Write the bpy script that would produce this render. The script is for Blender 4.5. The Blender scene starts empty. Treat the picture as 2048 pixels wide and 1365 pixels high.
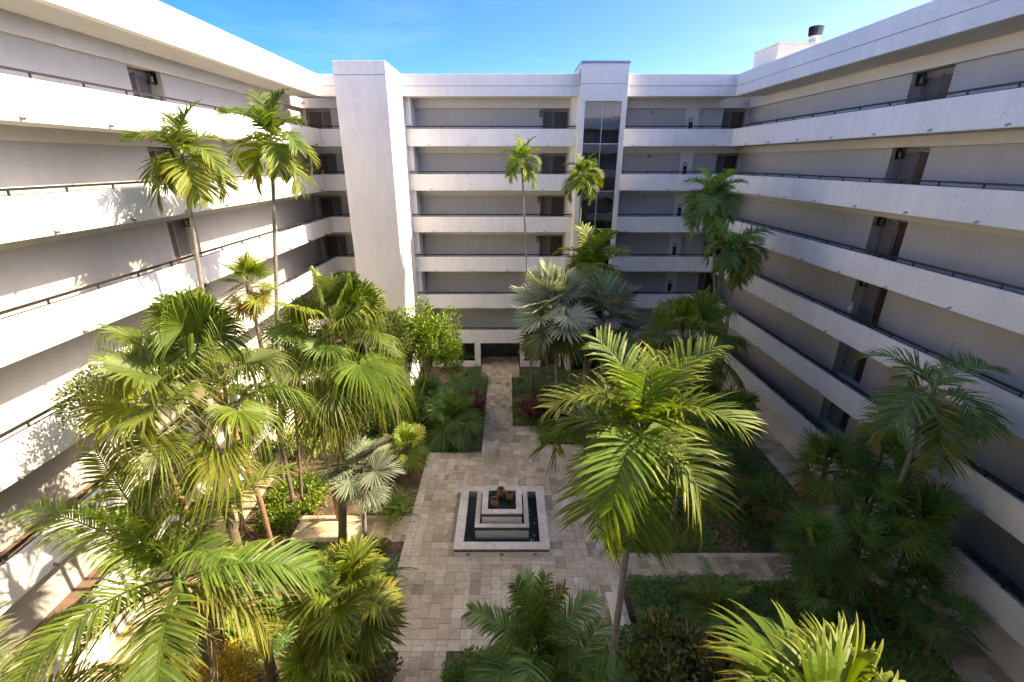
import bpy, bmesh, math, random
import numpy as np
from mathutils import Vector, Matrix
R = math.radians
random.seed(7)
sc = bpy.context.scene

# ------------------------------------------------------------------ camera, sky, sun, exposure
CAM_H = 15.56
cam_d = bpy.data.cameras.new('camera'); cam = bpy.data.objects.new('camera', cam_d)
sc.collection.objects.link(cam); sc.camera = cam
cam.location = (0, 0, CAM_H); cam.rotation_euler = (R(90 - 21.066), 0, 0)
cam_d.sensor_width = 36; cam_d.lens = 16.383; cam_d.shift_x = 11 / 2048
cam_d.clip_start = 0.05; cam_d.clip_end = 2000

SUN_EL = R(43.7)
W = bpy.data.worlds.new('World'); sc.world = W; W.use_nodes = True
wn = W.node_tree.nodes; wl = W.node_tree.links; wn.clear()
wout = wn.new('ShaderNodeOutputWorld'); bg = wn.new('ShaderNodeBackground')
sky = wn.new('ShaderNodeTexSky'); sky.sky_type = 'NISHITA'; sky.sun_disc = False
sky.sun_elevation = SUN_EL; sky.sun_rotation = R(90)
sky.altitude = 0; sky.air_density = .32; sky.dust_density = 1.3; sky.ozone_density = 6
tcw = wn.new('ShaderNodeTexCoord'); mpw = wn.new('ShaderNodeMapping'); mpw.inputs['Scale'].default_value = (1.2, 1.6, 5)
nzw = wn.new('ShaderNodeTexNoise'); nzw.inputs['Scale'].default_value = 2.2; nzw.inputs['Detail'].default_value = 7; nzw.inputs['Roughness'].default_value = .55
rmw = wn.new('ShaderNodeValToRGB'); rmw.color_ramp.elements[0].position = .55; rmw.color_ramp.elements[1].position = .82
rmw.color_ramp.elements[0].color = (0, 0, 0, 1); rmw.color_ramp.elements[1].color = (.02, .02, .02, 1)
mxw = wn.new('ShaderNodeMix'); mxw.data_type = 'RGBA'; mxw.inputs[7].default_value = (9, 9.5, 10.5, 1)
wl.new(tcw.outputs['Generated'], mpw.inputs['Vector']); wl.new(mpw.outputs['Vector'], nzw.inputs['Vector'])
wl.new(nzw.outputs['Fac'], rmw.inputs['Fac']); wl.new(rmw.outputs['Color'], mxw.inputs[0])
hsw = wn.new('ShaderNodeHueSaturation'); hsw.inputs['Saturation'].default_value = 1.3; hsw.inputs['Hue'].default_value = .508; wl.new(sky.outputs['Color'], hsw.inputs['Color']); wl.new(hsw.outputs['Color'], mxw.inputs[6]); wl.new(mxw.outputs[2], bg.inputs['Color'])
bg.inputs['Strength'].default_value = 0.15
wl.new(bg.outputs['Background'], wout.inputs['Surface'])

sun_d = bpy.data.lights.new('sun', 'SUN'); sun = bpy.data.objects.new('sun', sun_d); sc.collection.objects.link(sun)
sun_d.energy = 2.0; sun_d.angle = R(.55); sun_d.color = (1, .99, .97)
sun.location = (60, 15, 60)
sdir = Vector((math.cos(SUN_EL), 0.012, math.sin(SUN_EL)))          # towards the sun (+X)
sun.rotation_euler = (-sdir).to_track_quat('-Z', 'Y').to_euler()

sc.view_settings.view_transform = 'Standard'; sc.view_settings.look = 'None'
sc.view_settings.exposure = 2.55; sc.view_settings.gamma = 1
sc.view_settings.use_white_balance = True; sc.view_settings.white_balance_temperature = 10300
try:
    sc.cycles.max_bounces = 7; sc.cycles.diffuse_bounces = 4; sc.cycles.glossy_bounces = 3; sc.cycles.transmission_bounces = 3; sc.cycles.transparent_max_bounces = 6; sc.cycles.use_adaptive_sampling = True; sc.cycles.adaptive_threshold = .03; sc.cycles.caustics_reflective = False; sc.cycles.caustics_refractive = False
    sc.cycles.use_denoising = True
except Exception: pass

# ------------------------------------------------------------------ helpers
COL = sc.collection
def link(o): COL.objects.link(o); return o
def tag(o, label=None, cat=None, group=None, kind=None):
    if label: o['label'] = label
    if cat: o['category'] = cat
    if group: o['group'] = group
    if kind: o['kind'] = kind
    return o
def empty(name, loc, label=None, cat=None, group=None, kind=None, rz=0):
    o = bpy.data.objects.new(name, None); link(o); o.location = loc; o.rotation_euler = (0, 0, rz)
    o.empty_display_size = .2
    return tag(o, label, cat, group, kind)
def mesh_np(name, V, F, t=None, smooth=False):
    V = np.asarray(V, np.float32); me = bpy.data.meshes.new(name)
    if isinstance(F, np.ndarray):
        n, k = F.shape
        me.vertices.add(len(V)); me.vertices.foreach_set('co', V.ravel())
        me.loops.add(n * k); me.loops.foreach_set('vertex_index', F.astype(np.int32).ravel())
        me.polygons.add(n); me.polygons.foreach_set('loop_start', np.arange(0, n * k, k, dtype=np.int32))
        me.polygons.foreach_set('loop_total', np.full(n, k, np.int32))
        me.update(calc_edges=True)
    else:
        me.from_pydata([tuple(map(float, v)) for v in V], [], F); me.update()
    if t is not None:
        a = me.attributes.new('t', 'FLOAT', 'POINT'); a.data.foreach_set('value', np.asarray(t, np.float32))
    if smooth: me.polygons.foreach_set('use_smooth', [True] * len(me.polygons))
    return me
def add(name, me, mat=None, parent=None, loc=(0, 0, 0), rot=(0, 0, 0), scale=(1, 1, 1), color=None):
    if mat is not None and not me.materials: me.materials.append(mat)
    o = bpy.data.objects.new(name, me); link(o); o.parent = parent
    o.location = loc; o.rotation_euler = rot; o.scale = scale
    if color: o.color = (*color, 1)
    return o
class MB:
    """collects boxes, tubes and lathes into one mesh"""
    def __init__(s): s.v = []; s.f = []
    def box(s, x0, x1, y0, y1, z0, z1):
        b = len(s.v)
        s.v += [(x0, y0, z0), (x1, y0, z0), (x1, y1, z0), (x0, y1, z0), (x0, y0, z1), (x1, y0, z1), (x1, y1, z1), (x0, y1, z1)]
        s.f += [tuple(b + i for i in q) for q in ((0, 3, 2, 1), (4, 5, 6, 7), (0, 1, 5, 4), (1, 2, 6, 5), (2, 3, 7, 6), (3, 0, 4, 7))]
        return s
    def tube(s, pts, rad, n=8, cap=True):
        pts = [Vector(p) for p in pts]; b = len(s.v)
        for i, p in enumerate(pts):
            d = (pts[min(i + 1, len(pts) - 1)] - pts[max(i - 1, 0)]).normalized()
            a = Vector((1, 0, 0)) if abs(d.x) < .8 else Vector((0, 1, 0))
            u = d.cross(a).normalized(); w = d.cross(u); r = rad[i] if hasattr(rad, '__len__') else rad
            for k in range(n):
                t = 2 * math.pi * k / n; s.v.append(tuple(p + u * r * math.cos(t) + w * r * math.sin(t)))
        for i in range(len(pts) - 1):
            for k in range(n):
                k2 = (k + 1) % n; s.f.append((b + i * n + k, b + i * n + k2, b + (i + 1) * n + k2, b + (i + 1) * n + k))
        if cap:
            s.f.append(tuple(b + k for k in range(n))[::-1]); e = b + (len(pts) - 1) * n; s.f.append(tuple(e + k for k in range(n)))
        return s
    def lathe(s, prof, n=16, c=(0, 0, 0)):
        b = len(s.v)
        for r, z in prof:
            for k in range(n):
                t = 2 * math.pi * k / n; s.v.append((c[0] + r * math.cos(t), c[1] + r * math.sin(t), c[2] + z))
        for i in range(len(prof) - 1):
            for k in range(n):
                k2 = (k + 1) % n; s.f.append((b + i * n + k, b + i * n + k2, b + (i + 1) * n + k2, b + (i + 1) * n + k))
        return s
    def mesh(s, name, bevel=0, seg=2, smooth=False):
        me = bpy.data.meshes.new(name); me.from_pydata(s.v, [], s.f); me.update()
        if bevel:
            bm = bmesh.new(); bm.from_mesh(me)
            bmesh.ops.bevel(bm, geom=list(bm.edges), offset=bevel, segments=seg, affect='EDGES', profile=.5, clamp_overlap=True)
            bm.to_mesh(me); bm.free()
        if smooth: me.polygons.foreach_set('use_smooth', [True] * len(me.polygons))
        return me
    def build(s, name, mat, parent=None, loc=(0, 0, 0), bevel=0, seg=2, smooth=False, **k):
        return add(name, s.mesh(name, bevel, seg, smooth), mat, parent, loc, **k)

# ------------------------------------------------------------------ materials
def newmat(name):
    m = bpy.data.materials.new(name); m.use_nodes = True; nt = m.node_tree
    return m, nt, nt.nodes, nt.links, nt.nodes['Principled BSDF']
def N(ns, typ, **k):
    n = ns.new(typ)
    for a, v in k.items():
        if a in n.inputs: n.inputs[a].default_value = v
        else: setattr(n, a, v)
    return n
def ramp(ns, stops):
    r = ns.new('ShaderNodeValToRGB'); e = r.color_ramp.elements
    while len(e) < len(stops): e.new(.5)
    for i, (p, c) in enumerate(stops):
        e[i].position = p; e[i].color = (*c, 1) if len(c) == 3 else c
    return r
def stucco(name, col, rough=.85, bump=.35, scale=1.0, dirt=.05, trowel=True):
    m, nt, ns, L, b = newmat(name)
    tc = N(ns, 'ShaderNodeTexCoord')
    big = N(ns, 'ShaderNodeTexNoise', Scale=.35, Detail=5); L.new(tc.outputs['Object'], big.inputs['Vector'])
    mp = N(ns, 'ShaderNodeMapping'); mp.inputs['Scale'].default_value = (1.2, 1.2, .25); L.new(tc.outputs['Object'], mp.inputs['Vector'])
    st = N(ns, 'ShaderNodeTexNoise', Scale=2.2, Detail=6, Roughness=.65); L.new(mp.outputs['Vector'], st.inputs['Vector'])
    mx = N(ns, 'ShaderNodeMath', operation='MULTIPLY'); L.new(big.outputs['Fac'], mx.inputs[0]); L.new(st.outputs['Fac'], mx.inputs[1])
    c0 = tuple(c * (1 - 2.2 * dirt) for c in col); c1 = tuple(min(1, c * (1 + .4 * dirt)) for c in col)
    rp = ramp(ns, [(.1, c0), (.36, c1)]); L.new(mx.outputs[0], rp.inputs['Fac']); colr = rp.outputs['Color']
    if trowel:
        vp = N(ns, 'ShaderNodeTexNoise', Scale=5.5 * scale, Detail=4, Distortion=3.0); L.new(tc.outputs['Object'], vp.inputs['Vector'])
        pr_ = ramp(ns, [(.30, (.45, .45, .45)), (.335, (1, 1, 1))]); L.new(vp.outputs['Fac'], pr_.inputs['Fac'])  # pit shade painted into the colour so stucco relief reads in full sun
        pm = N(ns, 'ShaderNodeMix', data_type='RGBA', blend_type='MULTIPLY'); pm.inputs[0].default_value = .8; L.new(colr, pm.inputs[6]); L.new(pr_.outputs['Color'], pm.inputs[7]); colr = pm.outputs[2]
    L.new(colr, b.inputs['Base Color'])
    b.inputs['Roughness'].default_value = rough
    n1 = N(ns, 'ShaderNodeTexNoise', Scale=9 * scale, Detail=8, Roughness=.6, Distortion=.8); L.new(tc.outputs['Object'], n1.inputs['Vector'])
    h = n1.outputs['Fac']
    if trowel:
        v = N(ns, 'ShaderNodeTexNoise', Scale=3.2 * scale, Detail=3, Distortion=2.2); L.new(tc.outputs['Object'], v.inputs['Vector'])
        rr = ramp(ns, [(.47, (0, 0, 0)), (.5, (1, 1, 1)), (.53, (.55, .55, .55))]); L.new(v.outputs['Fac'], rr.inputs['Fac'])
        ad = N(ns, 'ShaderNodeMath', operation='MULTIPLY_ADD'); ad.inputs[1].default_value = .55
        L.new(rr.outputs['Color'], ad.inputs[0]); L.new(n1.outputs['Fac'], ad.inputs[2]); h = ad.outputs[0]
    bp = N(ns, 'ShaderNodeBump', Strength=bump, Distance=.02); L.new(h, bp.inputs['Height']); L.new(bp.outputs['Normal'], b.inputs['Normal'])
    return m
def plain(name, col, rough=.5, metal=0, var=.15, scale=6, bump=0, emis=None):
    m, nt, ns, L, b = newmat(name)
    tc = N(ns, 'ShaderNodeTexCoord'); nz = N(ns, 'ShaderNodeTexNoise', Scale=scale, Detail=5); L.new(tc.outputs['Object'], nz.inputs['Vector'])
    rp = ramp(ns, [(.3, tuple(c * (1 - var) for c in col)), (.7, tuple(min(1, c * (1 + var)) for c in col))])
    L.new(nz.outputs['Fac'], rp.inputs['Fac']); L.new(rp.outputs['Color'], b.inputs['Base Color'])
    b.inputs['Roughness'].default_value = rough; b.inputs['Metallic'].default_value = metal
    if bump:
        bp = N(ns, 'ShaderNodeBump', Strength=bump, Distance=.01); L.new(nz.outputs['Fac'], bp.inputs['Height']); L.new(bp.outputs['Normal'], b.inputs['Normal'])
    return m
M = {}
M['white'] = stucco('white_stucco', (.90, .875, .835), bump=.5)
M['white_smooth'] = stucco('white_render', (.83, .80, .76), bump=.2, trowel=False)
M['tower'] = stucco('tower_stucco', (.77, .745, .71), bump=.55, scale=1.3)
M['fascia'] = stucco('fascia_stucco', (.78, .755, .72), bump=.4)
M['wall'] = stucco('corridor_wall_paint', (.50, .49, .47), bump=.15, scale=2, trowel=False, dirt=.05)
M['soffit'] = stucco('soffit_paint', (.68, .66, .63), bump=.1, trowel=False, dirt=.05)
M['ceil'] = M['soffit']
M['rail'] = plain('bronze_metal', (.035, .032, .03), .45, .3)
M['pvc'] = plain('spout_pipe', (.55, .55, .54), .5)
M['hole'] = plain('dark_opening', (.02, .02, .02), .9)
M['spout_dark'] = plain('grey_pipe', (.16, .16, .16), .5)
M['shutter'] = plain('shutter_paint', (.20, .19, .18), .5)
M['door'] = plain('dark_stained_wood', (.07, .045, .036), .35, var=.3)
M['door_red'] = plain('red_stained_wood', (.075, .03, .022), .4, var=.3)
M['frame'] = plain('door_frame_wood', (.26, .25, .24), .5)
M['brass'] = plain('brass', (.6, .5, .3), .25, 1)
M['black'] = plain('black_iron', (.018, .018, .018), .5, .4)
M['lampglass'] = plain('frosted_lamp_glass', (.75, .75, .7), .2)
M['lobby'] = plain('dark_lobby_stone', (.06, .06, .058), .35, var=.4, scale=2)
M['red'] = plain('red_paint', (.28, .025, .02), .4)
M['signwhite'] = plain('sign_plate', (.75, .55, .45), .5)
M['signred'] = plain('sign_red', (.6, .06, .03), .5)
M['cream'] = stucco('cream_sheet', (.72, .70, .64), bump=.1, trowel=False)
M['roof'] = plain('roof_gravel', (.5, .49, .47), .9)
M['coping'] = plain('coping_metal', (.30, .29, .28), .35, .7)
M['alu'] = plain('aluminium', (.62, .62, .62), .35, .8)
M['ventw'] = plain('vent_white_metal', (.7, .7, .68), .4, .2)

def glass_mat():
    m, nt, ns, L, b = newmat('tinted_glass'); out = ns['Material Output']
    gl = N(ns, 'ShaderNodeBsdfGlossy', Roughness=.01); gl.inputs['Color'].default_value = (.85, .87, .88, 1)
    tr = N(ns, 'ShaderNodeBsdfTransparent'); tr.inputs['Color'].default_value = (.30, .32, .33, 1)
    tc = N(ns, 'ShaderNodeTexCoord'); nz = N(ns, 'ShaderNodeTexNoise', Scale=.55, Detail=1.5); L.new(tc.outputs['Object'], nz.inputs['Vector'])
    bp = N(ns, 'ShaderNodeBump', Strength=.12, Distance=.08); L.new(nz.outputs['Fac'], bp.inputs['Height']); L.new(bp.outputs['Normal'], gl.inputs['Normal'])
    mx = N(ns, 'ShaderNodeMixShader'); mx.inputs[0].default_value = .2
    L.new(tr.outputs[0], mx.inputs[1]); L.new(gl.outputs[0], mx.inputs[2]); L.new(mx.outputs[0], out.inputs['Surface'])
    return m
M['glass'] = glass_mat()

def travertine(name, cols, joint=False, bump=.25, rough=.55):
    m, nt, ns, L, b = newmat(name)
    tc = N(ns, 'ShaderNodeTexCoord'); ge = N(ns, 'ShaderNodeNewGeometry'); oi = N(ns, 'ShaderNodeObjectInfo')
    ad = N(ns, 'ShaderNodeMath', operation='ADD'); L.new(ge.outputs['Random Per Island'], ad.inputs[0]); L.new(oi.outputs['Random'], ad.inputs[1])
    fr = N(ns, 'ShaderNodeMath', operation='FRACT'); L.new(ad.outputs[0], fr.inputs[0])
    rp = ramp(ns, [(i / (len(cols) - 1), c) for i, c in enumerate(cols)]); L.new(fr.outputs[0], rp.inputs['Fac'])
    n1 = N(ns, 'ShaderNodeTexNoise', Scale=5, Detail=8, Roughness=.65, Distortion=.6); L.new(ge.outputs['Position'], n1.inputs['Vector'])
    r1 = ramp(ns, [(.28, (.62, .58, .52)), (.5, (1, 1, 1)), (.75, (1.0, .97, .93))]); L.new(n1.outputs['Fac'], r1.inputs['Fac'])
    m1 = N(ns, 'ShaderNodeMix', data_type='RGBA', blend_type='MULTIPLY'); m1.inputs[0].default_value = .9
    L.new(rp.outputs['Color'], m1.inputs[6]); L.new(r1.outputs['Color'], m1.inputs[7])
    n2 = N(ns, 'ShaderNodeTexNoise', Scale=.8, Detail=6); L.new(ge.outputs['Position'], n2.inputs['Vector'])
    r2 = ramp(ns, [(.35, (.72, .63, .52)), (.58, (1, 1, 1))]); L.new(n2.outputs['Fac'], r2.inputs['Fac'])
    m2 = N(ns, 'ShaderNodeMix', data_type='RGBA', blend_type='MULTIPLY'); m2.inputs[0].default_value = .6
    L.new(m1.outputs[2], m2.inputs[6]); L.new(r2.outputs['Color'], m2.inputs[7])
    vo = N(ns, 'ShaderNodeTexVoronoi', Scale=26); L.new(ge.outputs['Position'], vo.inputs['Vector'])
    r3 = ramp(ns, [(.05, (.45, .4, .35)), (.16, (1, 1, 1))]); L.new(vo.outputs['Distance'], r3.inputs['Fac'])
    m3 = N(ns, 'ShaderNodeMix', data_type='RGBA', blend_type='MULTIPLY'); m3.inputs[0].default_value = .6
    L.new(m2.outputs[2], m3.inputs[6]); L.new(r3.outputs['Color'], m3.inputs[7])
    L.new(m3.outputs[2], b.inputs['Base Color']); b.inputs['Roughness'].default_value = rough
    bp = N(ns, 'ShaderNodeBump', Strength=bump, Distance=.01); L.new(n1.outputs['Fac'], bp.inputs['Height']); L.new(bp.outputs['Normal'], b.inputs['Normal'])
    return m
M['trav'] = travertine('travertine', [(.46, .355, .235), (.68, .56, .385), (.76, .645, .455), (.61, .50, .345), (.82, .71, .515), (.50, .415, .295), (.72, .605, .425), (.40, .295, .19)])
M['trav_border'] = travertine('pale_travertine', [(.68, .58, .42), (.79, .69, .52), (.72, .62, .46), (.83, .73, .57)])
M['redtile'] = travertine('brown_floor_tile', [(.22, .13, .10), (.30, .18, .13), (.18, .13, .11), (.28, .155, .11)])
M['coping_stone'] = travertine('cream_coping_stone', [(.78, .69, .56), (.83, .75, .63), (.72, .62, .48)], bump=.08)
M['mortar'] = plain('sand_joint', (.17, .145, .12), .95)
M['whitetile'] = plain('white_glazed_tile', (.80, .79, .74), .2, var=.06)
M['grout'] = plain('tile_grout', (.60, .59, .55), .8)
M['darktile'] = plain('dark_glazed_tile', (.035, .03, .035), .2)
M['pattile'] = plain('cream_tile_line', (.55, .5, .42), .3)
M['bluebase'] = plain('pool_floor_pebble', (.035, .048, .047), .6, var=.5, scale=60)
M['terracotta'] = plain('terracotta', (.33, .16, .06), .55, var=.35)
M['bench'] = plain('cast_stone', (.80, .68, .47), .7, var=.1, bump=.2)

def soil_mat():
    m, nt, ns, L, b = newmat('mulch_soil'); ge = N(ns, 'ShaderNodeNewGeometry')
    n1 = N(ns, 'ShaderNodeTexVoronoi', Scale=22); L.new(ge.outputs['Position'], n1.inputs['Vector'])
    n2 = N(ns, 'ShaderNodeTexNoise', Scale=1.1, Detail=6); L.new(ge.outputs['Position'], n2.inputs['Vector'])
    rp = ramp(ns, [(.3, (.08, .055, .036)), (.5, (.19, .125, .075)), (.7, (.30, .20, .11))]); L.new(n2.outputs['Fac'], rp.inputs['Fac'])
    mx = N(ns, 'ShaderNodeMix', data_type='RGBA', blend_type='MULTIPLY'); mx.inputs[0].default_value = .7
    L.new(rp.outputs['Color'], mx.inputs[6]); L.new(n1.outputs['Color'], mx.inputs[7]); L.new(mx.outputs[2], b.inputs['Base Color'])
    bp = N(ns, 'ShaderNodeBump', Strength=.8, Distance=.03); L.new(n1.outputs['Distance'], bp.inputs['Height']); L.new(bp.outputs['Normal'], b.inputs['Normal'])
    b.inputs['Roughness'].default_value = .95
    return m
M['soil'] = soil_mat()
M['mulch'] = travertine('bark_mulch', [(.34, .21, .11), (.45, .29, .16), (.52, .36, .21), (.27, .16, .09)], bump=.5, rough=.95)

def water_mat():
    m, nt, ns, L, b = newmat('pool_water'); out = ns['Material Output']
    gl = N(ns, 'ShaderNodeBsdfGlossy', Roughness=.03); tr = N(ns, 'ShaderNodeBsdfTransparent'); tr.inputs['Color'].default_value = (.6, .74, .70, 1)
    ge = N(ns, 'ShaderNodeNewGeometry'); nz = N(ns, 'ShaderNodeTexNoise', Scale=7, Detail=3); L.new(ge.outputs['Position'], nz.inputs['Vector'])
    bp = N(ns, 'ShaderNodeBump', Strength=.25, Distance=.03); L.new(nz.outputs['Fac'], bp.inputs['Height']); L.new(bp.outputs['Normal'], gl.inputs['Normal'])
    lw = N(ns, 'ShaderNodeFresnel', IOR=1.33); mx = N(ns, 'ShaderNodeMixShader')
    L.new(bp.outputs['Normal'], lw.inputs['Normal']); L.new(lw.outputs[0], mx.inputs[0])
    L.new(tr.outputs[0], mx.inputs[1]); L.new(gl.outputs[0], mx.inputs[2]); L.new(mx.outputs[0], out.inputs['Surface'])
    return m
M['water'] = water_mat()

def leaf_mat(name, fixed=None, trans=.38, rough=.5, tip=(.42, .30, .06), tipamt=.55, streak=60, varamt=.35, ttint=(1.5, 1.6, .55)):
    """colour from the object's own colour (or a fixed one), with a per-leaf variation and yellowing tips"""
    m, nt, ns, L, b = newmat(name); out = ns['Material Output']
    oi = N(ns, 'ShaderNodeObjectInfo'); ge = N(ns, 'ShaderNodeNewGeometry'); at = N(ns, 'ShaderNodeAttribute', attribute_name='t')
    if fixed:
        rp = ramp(ns, [(i / (len(fixed) - 1), c) for i, c in enumerate(fixed)]); L.new(ge.outputs['Random Per Island'], rp.inputs['Fac']); base = rp.outputs['Color']
    else: base = oi.outputs['Color']
    rnd = N(ns, 'ShaderNodeMath', operation='ADD'); L.new(ge.outputs['Random Per Island'], rnd.inputs[0]); L.new(oi.outputs['Random'], rnd.inputs[1])
    fr = N(ns, 'ShaderNodeMath', operation='FRACT'); L.new(rnd.outputs[0], fr.inputs[0])
    vr = N(ns, 'ShaderNodeMapRange'); vr.inputs[3].default_value = 1 - varamt; vr.inputs[4].default_value = 1 + varamt; L.new(fr.outputs[0], vr.inputs[0])
    hs = N(ns, 'ShaderNodeHueSaturation'); L.new(base, hs.inputs['Color']); L.new(vr.outputs[0], hs.inputs['Value'])
    hr = N(ns, 'ShaderNodeMapRange'); hr.inputs[3].default_value = .485; hr.inputs[4].default_value = .512; L.new(oi.outputs['Random'], hr.inputs[0]); L.new(hr.outputs[0], hs.inputs['Hue'])
    pw = N(ns, 'ShaderNodeMath', operation='POWER'); pw.inputs[1].default_value = 3; L.new(at.outputs['Fac'], pw.inputs[0])
    ml = N(ns, 'ShaderNodeMath', operation='MULTIPLY'); L.new(pw.outputs[0], ml.inputs[0]); ml.inputs[1].default_value = tipamt
    ml2 = N(ns, 'ShaderNodeMath', operation='MULTIPLY'); L.new(ml.outputs[0], ml2.inputs[0]); L.new(fr.outputs[0], ml2.inputs[1])
    mx = N(ns, 'ShaderNodeMix', data_type='RGBA'); L.new(ml2.outputs[0], mx.inputs[0]); L.new(hs.outputs['Color'], mx.inputs[6]); mx.inputs[7].default_value = (*tip, 1)
    L.new(mx.outputs[2], b.inputs['Base Color']); b.inputs['Roughness'].default_value = rough
    b.inputs['Specular IOR Level'].default_value = .35
    tl = N(ns, 'ShaderNodeBsdfTranslucent'); tm = N(ns, 'ShaderNodeMix', data_type='RGBA', blend_type='MULTIPLY'); tm.inputs[0].default_value = 1
    L.new(mx.outputs[2], tm.inputs[6]); tm.inputs[7].default_value = (*ttint, 1); L.new(tm.outputs[2], tl.inputs['Color'])
    ms = N(ns, 'ShaderNodeMixShader'); ms.inputs[0].default_value = trans
    L.new(b.outputs[0], ms.inputs[1]); L.new(tl.outputs[0], ms.inputs[2]); L.new(ms.outputs[0], out.inputs['Surface'])
    return m
M['leaf'] = leaf_mat('palm_leaf')
M['silver'] = leaf_mat('silver_palm_leaf', trans=.2, ttint=(1, 1.1, .8), tip=(.38, .33, .2), tipamt=.4)
M['dead'] = leaf_mat('dry_palm_leaf', trans=.15, rough=.8, tipamt=0)
M['grass_lt'] = leaf_mat('lilyturf', [(.15, .27, .06), (.21, .34, .075), (.28, .39, .10), (.16, .28, .06)], trans=.3)
M['grass_dk'] = leaf_mat('mondo_grass', [(.09, .19, .07), (.13, .25, .085), (.17, .29, .11)], trans=.25)
M['hedge'] = leaf_mat('hedge_leaf', [(.11, .23, .07), (.15, .29, .09), (.19, .33, .115)], trans=.25)
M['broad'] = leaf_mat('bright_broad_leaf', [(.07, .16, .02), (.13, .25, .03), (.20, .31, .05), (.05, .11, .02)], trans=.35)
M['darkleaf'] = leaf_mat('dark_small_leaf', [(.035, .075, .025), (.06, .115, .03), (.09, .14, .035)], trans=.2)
M['croton'] = leaf_mat('croton_leaf', [(.09, .19, .045), (.14, .26, .055), (.40, .38, .15), (.42, .24, .16), (.10, .21, .045), (.19, .30, .07)], trans=.25)
M['cordy'] = leaf_mat('red_cordyline_leaf', [(.16, .04, .05), (.26, .07, .075), (.09, .03, .04), (.32, .11, .10)], trans=.3, tipamt=0)
M['varieg'] = leaf_mat('mottled_leaf', [(.10, .14, .03), (.22, .24, .07), (.06, .10, .03)], trans=.25)
M['yellow'] = leaf_mat('yellow_flower', [(.45, .30, .04), (.55, .42, .08), (.35, .24, .03)], trans=.2, tipamt=0)
M['orange'] = leaf_mat('orange_flower', [(.40, .20, .03), (.50, .28, .05)], trans=.2, tipamt=0)
M['potplant'] = leaf_mat('pot_plant_leaf', [(.25, .28, .05), (.35, .34, .08), (.15, .2, .04)], trans=.3)

def trunk_mat(name, c0, c1, rings=9):
    m, nt, ns, L, b = newmat(name); tc = N(ns, 'ShaderNodeTexCoord')
    wv = N(ns, 'ShaderNodeTexWave', Scale=rings, Distortion=1.2, Detail=2); wv.bands_direction = 'Z'; L.new(tc.outputs['Object'], wv.inputs['Vector'])
    nz = N(ns, 'ShaderNodeTexNoise', Scale=7, Detail=6); L.new(tc.outputs['Object'], nz.inputs['Vector'])
    ad = N(ns, 'ShaderNodeMath', operation='MULTIPLY_ADD'); ad.inputs[1].default_value = .5; L.new(wv.outputs['Fac'], ad.inputs[0]); L.new(nz.outputs['Fac'], ad.inputs[2])
    rp = ramp(ns, [(.4, c0), (.9, c1)]); L.new(ad.outputs[0], rp.inputs['Fac']); L.new(rp.outputs['Color'], b.inputs['Base Color'])
    bp = N(ns, 'ShaderNodeBump', Strength=.6, Distance=.02); L.new(ad.outputs[0], bp.inputs['Height']); L.new(bp.outputs['Normal'], b.inputs['Normal'])
    b.inputs['Roughness'].default_value = .85
    return m
M['trunk_grey'] = trunk_mat('ringed_grey_trunk', (.13, .115, .095), (.36, .33, .29))
M['trunk_brown'] = trunk_mat('fibrous_brown_trunk', (.09, .065, .045), (.26, .20, .15), 14)
M['bark'] = trunk_mat('smooth_orange_bark', (.20, .10, .055), (.34, .20, .12), 3)
M['shaft'] = plain('green_crownshaft', (.13, .20, .05), .35, var=.2)
M['petiole'] = plain('petiole_green', (.18, .22, .05), .5)

# ------------------------------------------------------------------ ground
g = MB(); g.v = [(-150, -120, 0), (150, -120, 0), (150, 180, 0), (-150, 180, 0)]; g.f = [(0, 1, 2, 3)]
tag(g.build('ground', M['soil']), 'brown mulch and soil of the planting beds', None, kind='structure')

# ------------------------------------------------------------------ building wings
FH = 2.9
ZT = {k: 3.13 + FH * (k - 2) for k in range(2, 8)}            # parapet tops
FL = {k: ZT[k] - .85 for k in ZT}
ROOF = 20.83; FASB = 19.55; FASJ = 20.14
XR, XL, YB, YF = 15.40, -12.67, 34.63, .30
class Wing:
    def __init__(s, kind, off, root): s.kind = kind; s.off = off; s.root = root; s.neg = tuple(-c for c in root.location)
    def bx(s, mb, s0, s1, d0, d1, z0, z1):
        k = s.kind; o = s.off
        if k == 'R': mb.box(o + d0, o + d1, s0, s1, z0, z1)
        elif k == 'L': mb.box(o - d1, o - d0, s0, s1, z0, z1)
        elif k == 'B': mb.box(s0, s1, o + d0, o + d1, z0, z1)
        else: mb.box(s0, s1, o - d1, o - d0, z0, z1)
        return mb
    def pt(s, a, d, z):
        k = s.kind; o = s.off
        return {'R': (o + d, a, z), 'L': (o - d, a, z), 'B': (a, o + d, z), 'F': (a, o - d, z)}[k]
    def one(s, name, mat, a0, a1, d0, d1, z0, z1, parent=None, bevel=0):
        p = parent or s.root
        return s.bx(MB(), a0, a1, d0, d1, z0, z1).build(name, mat, p, (s.neg if p is s.root else (0, 0, 0)), bevel=bevel)
def post_mesh(): return MB().box(-.022, .022, -.022, .022, -.06, .15).mesh('post')
POST = post_mesh(); POST.materials.append(M['rail'])
def spout_mesh(name, mat):
    mb = MB().lathe([(.0, 0), (.042, 0), (.042, .15), (.033, .15), (.033, .02)], 10)
    me = mb.mesh(name, smooth=True); me.materials.append(mat); return me
SPW = spout_mesh('drain_spout', M['pvc']); SPD = spout_mesh('drain_spout', M['spout_dark'])
def rot_for(kind, down=0):
    # local +Z of the spout points out of the parapet, tilted slightly down
    out = {'R': (-1, 0), 'L': (1, 0), 'B': (0, -1), 'F': (0, 1)}[kind]
    v = Vector((out[0], out[1], -.25 - down)).normalized()
    return v.to_track_quat('Z', 'Y').to_euler()
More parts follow.
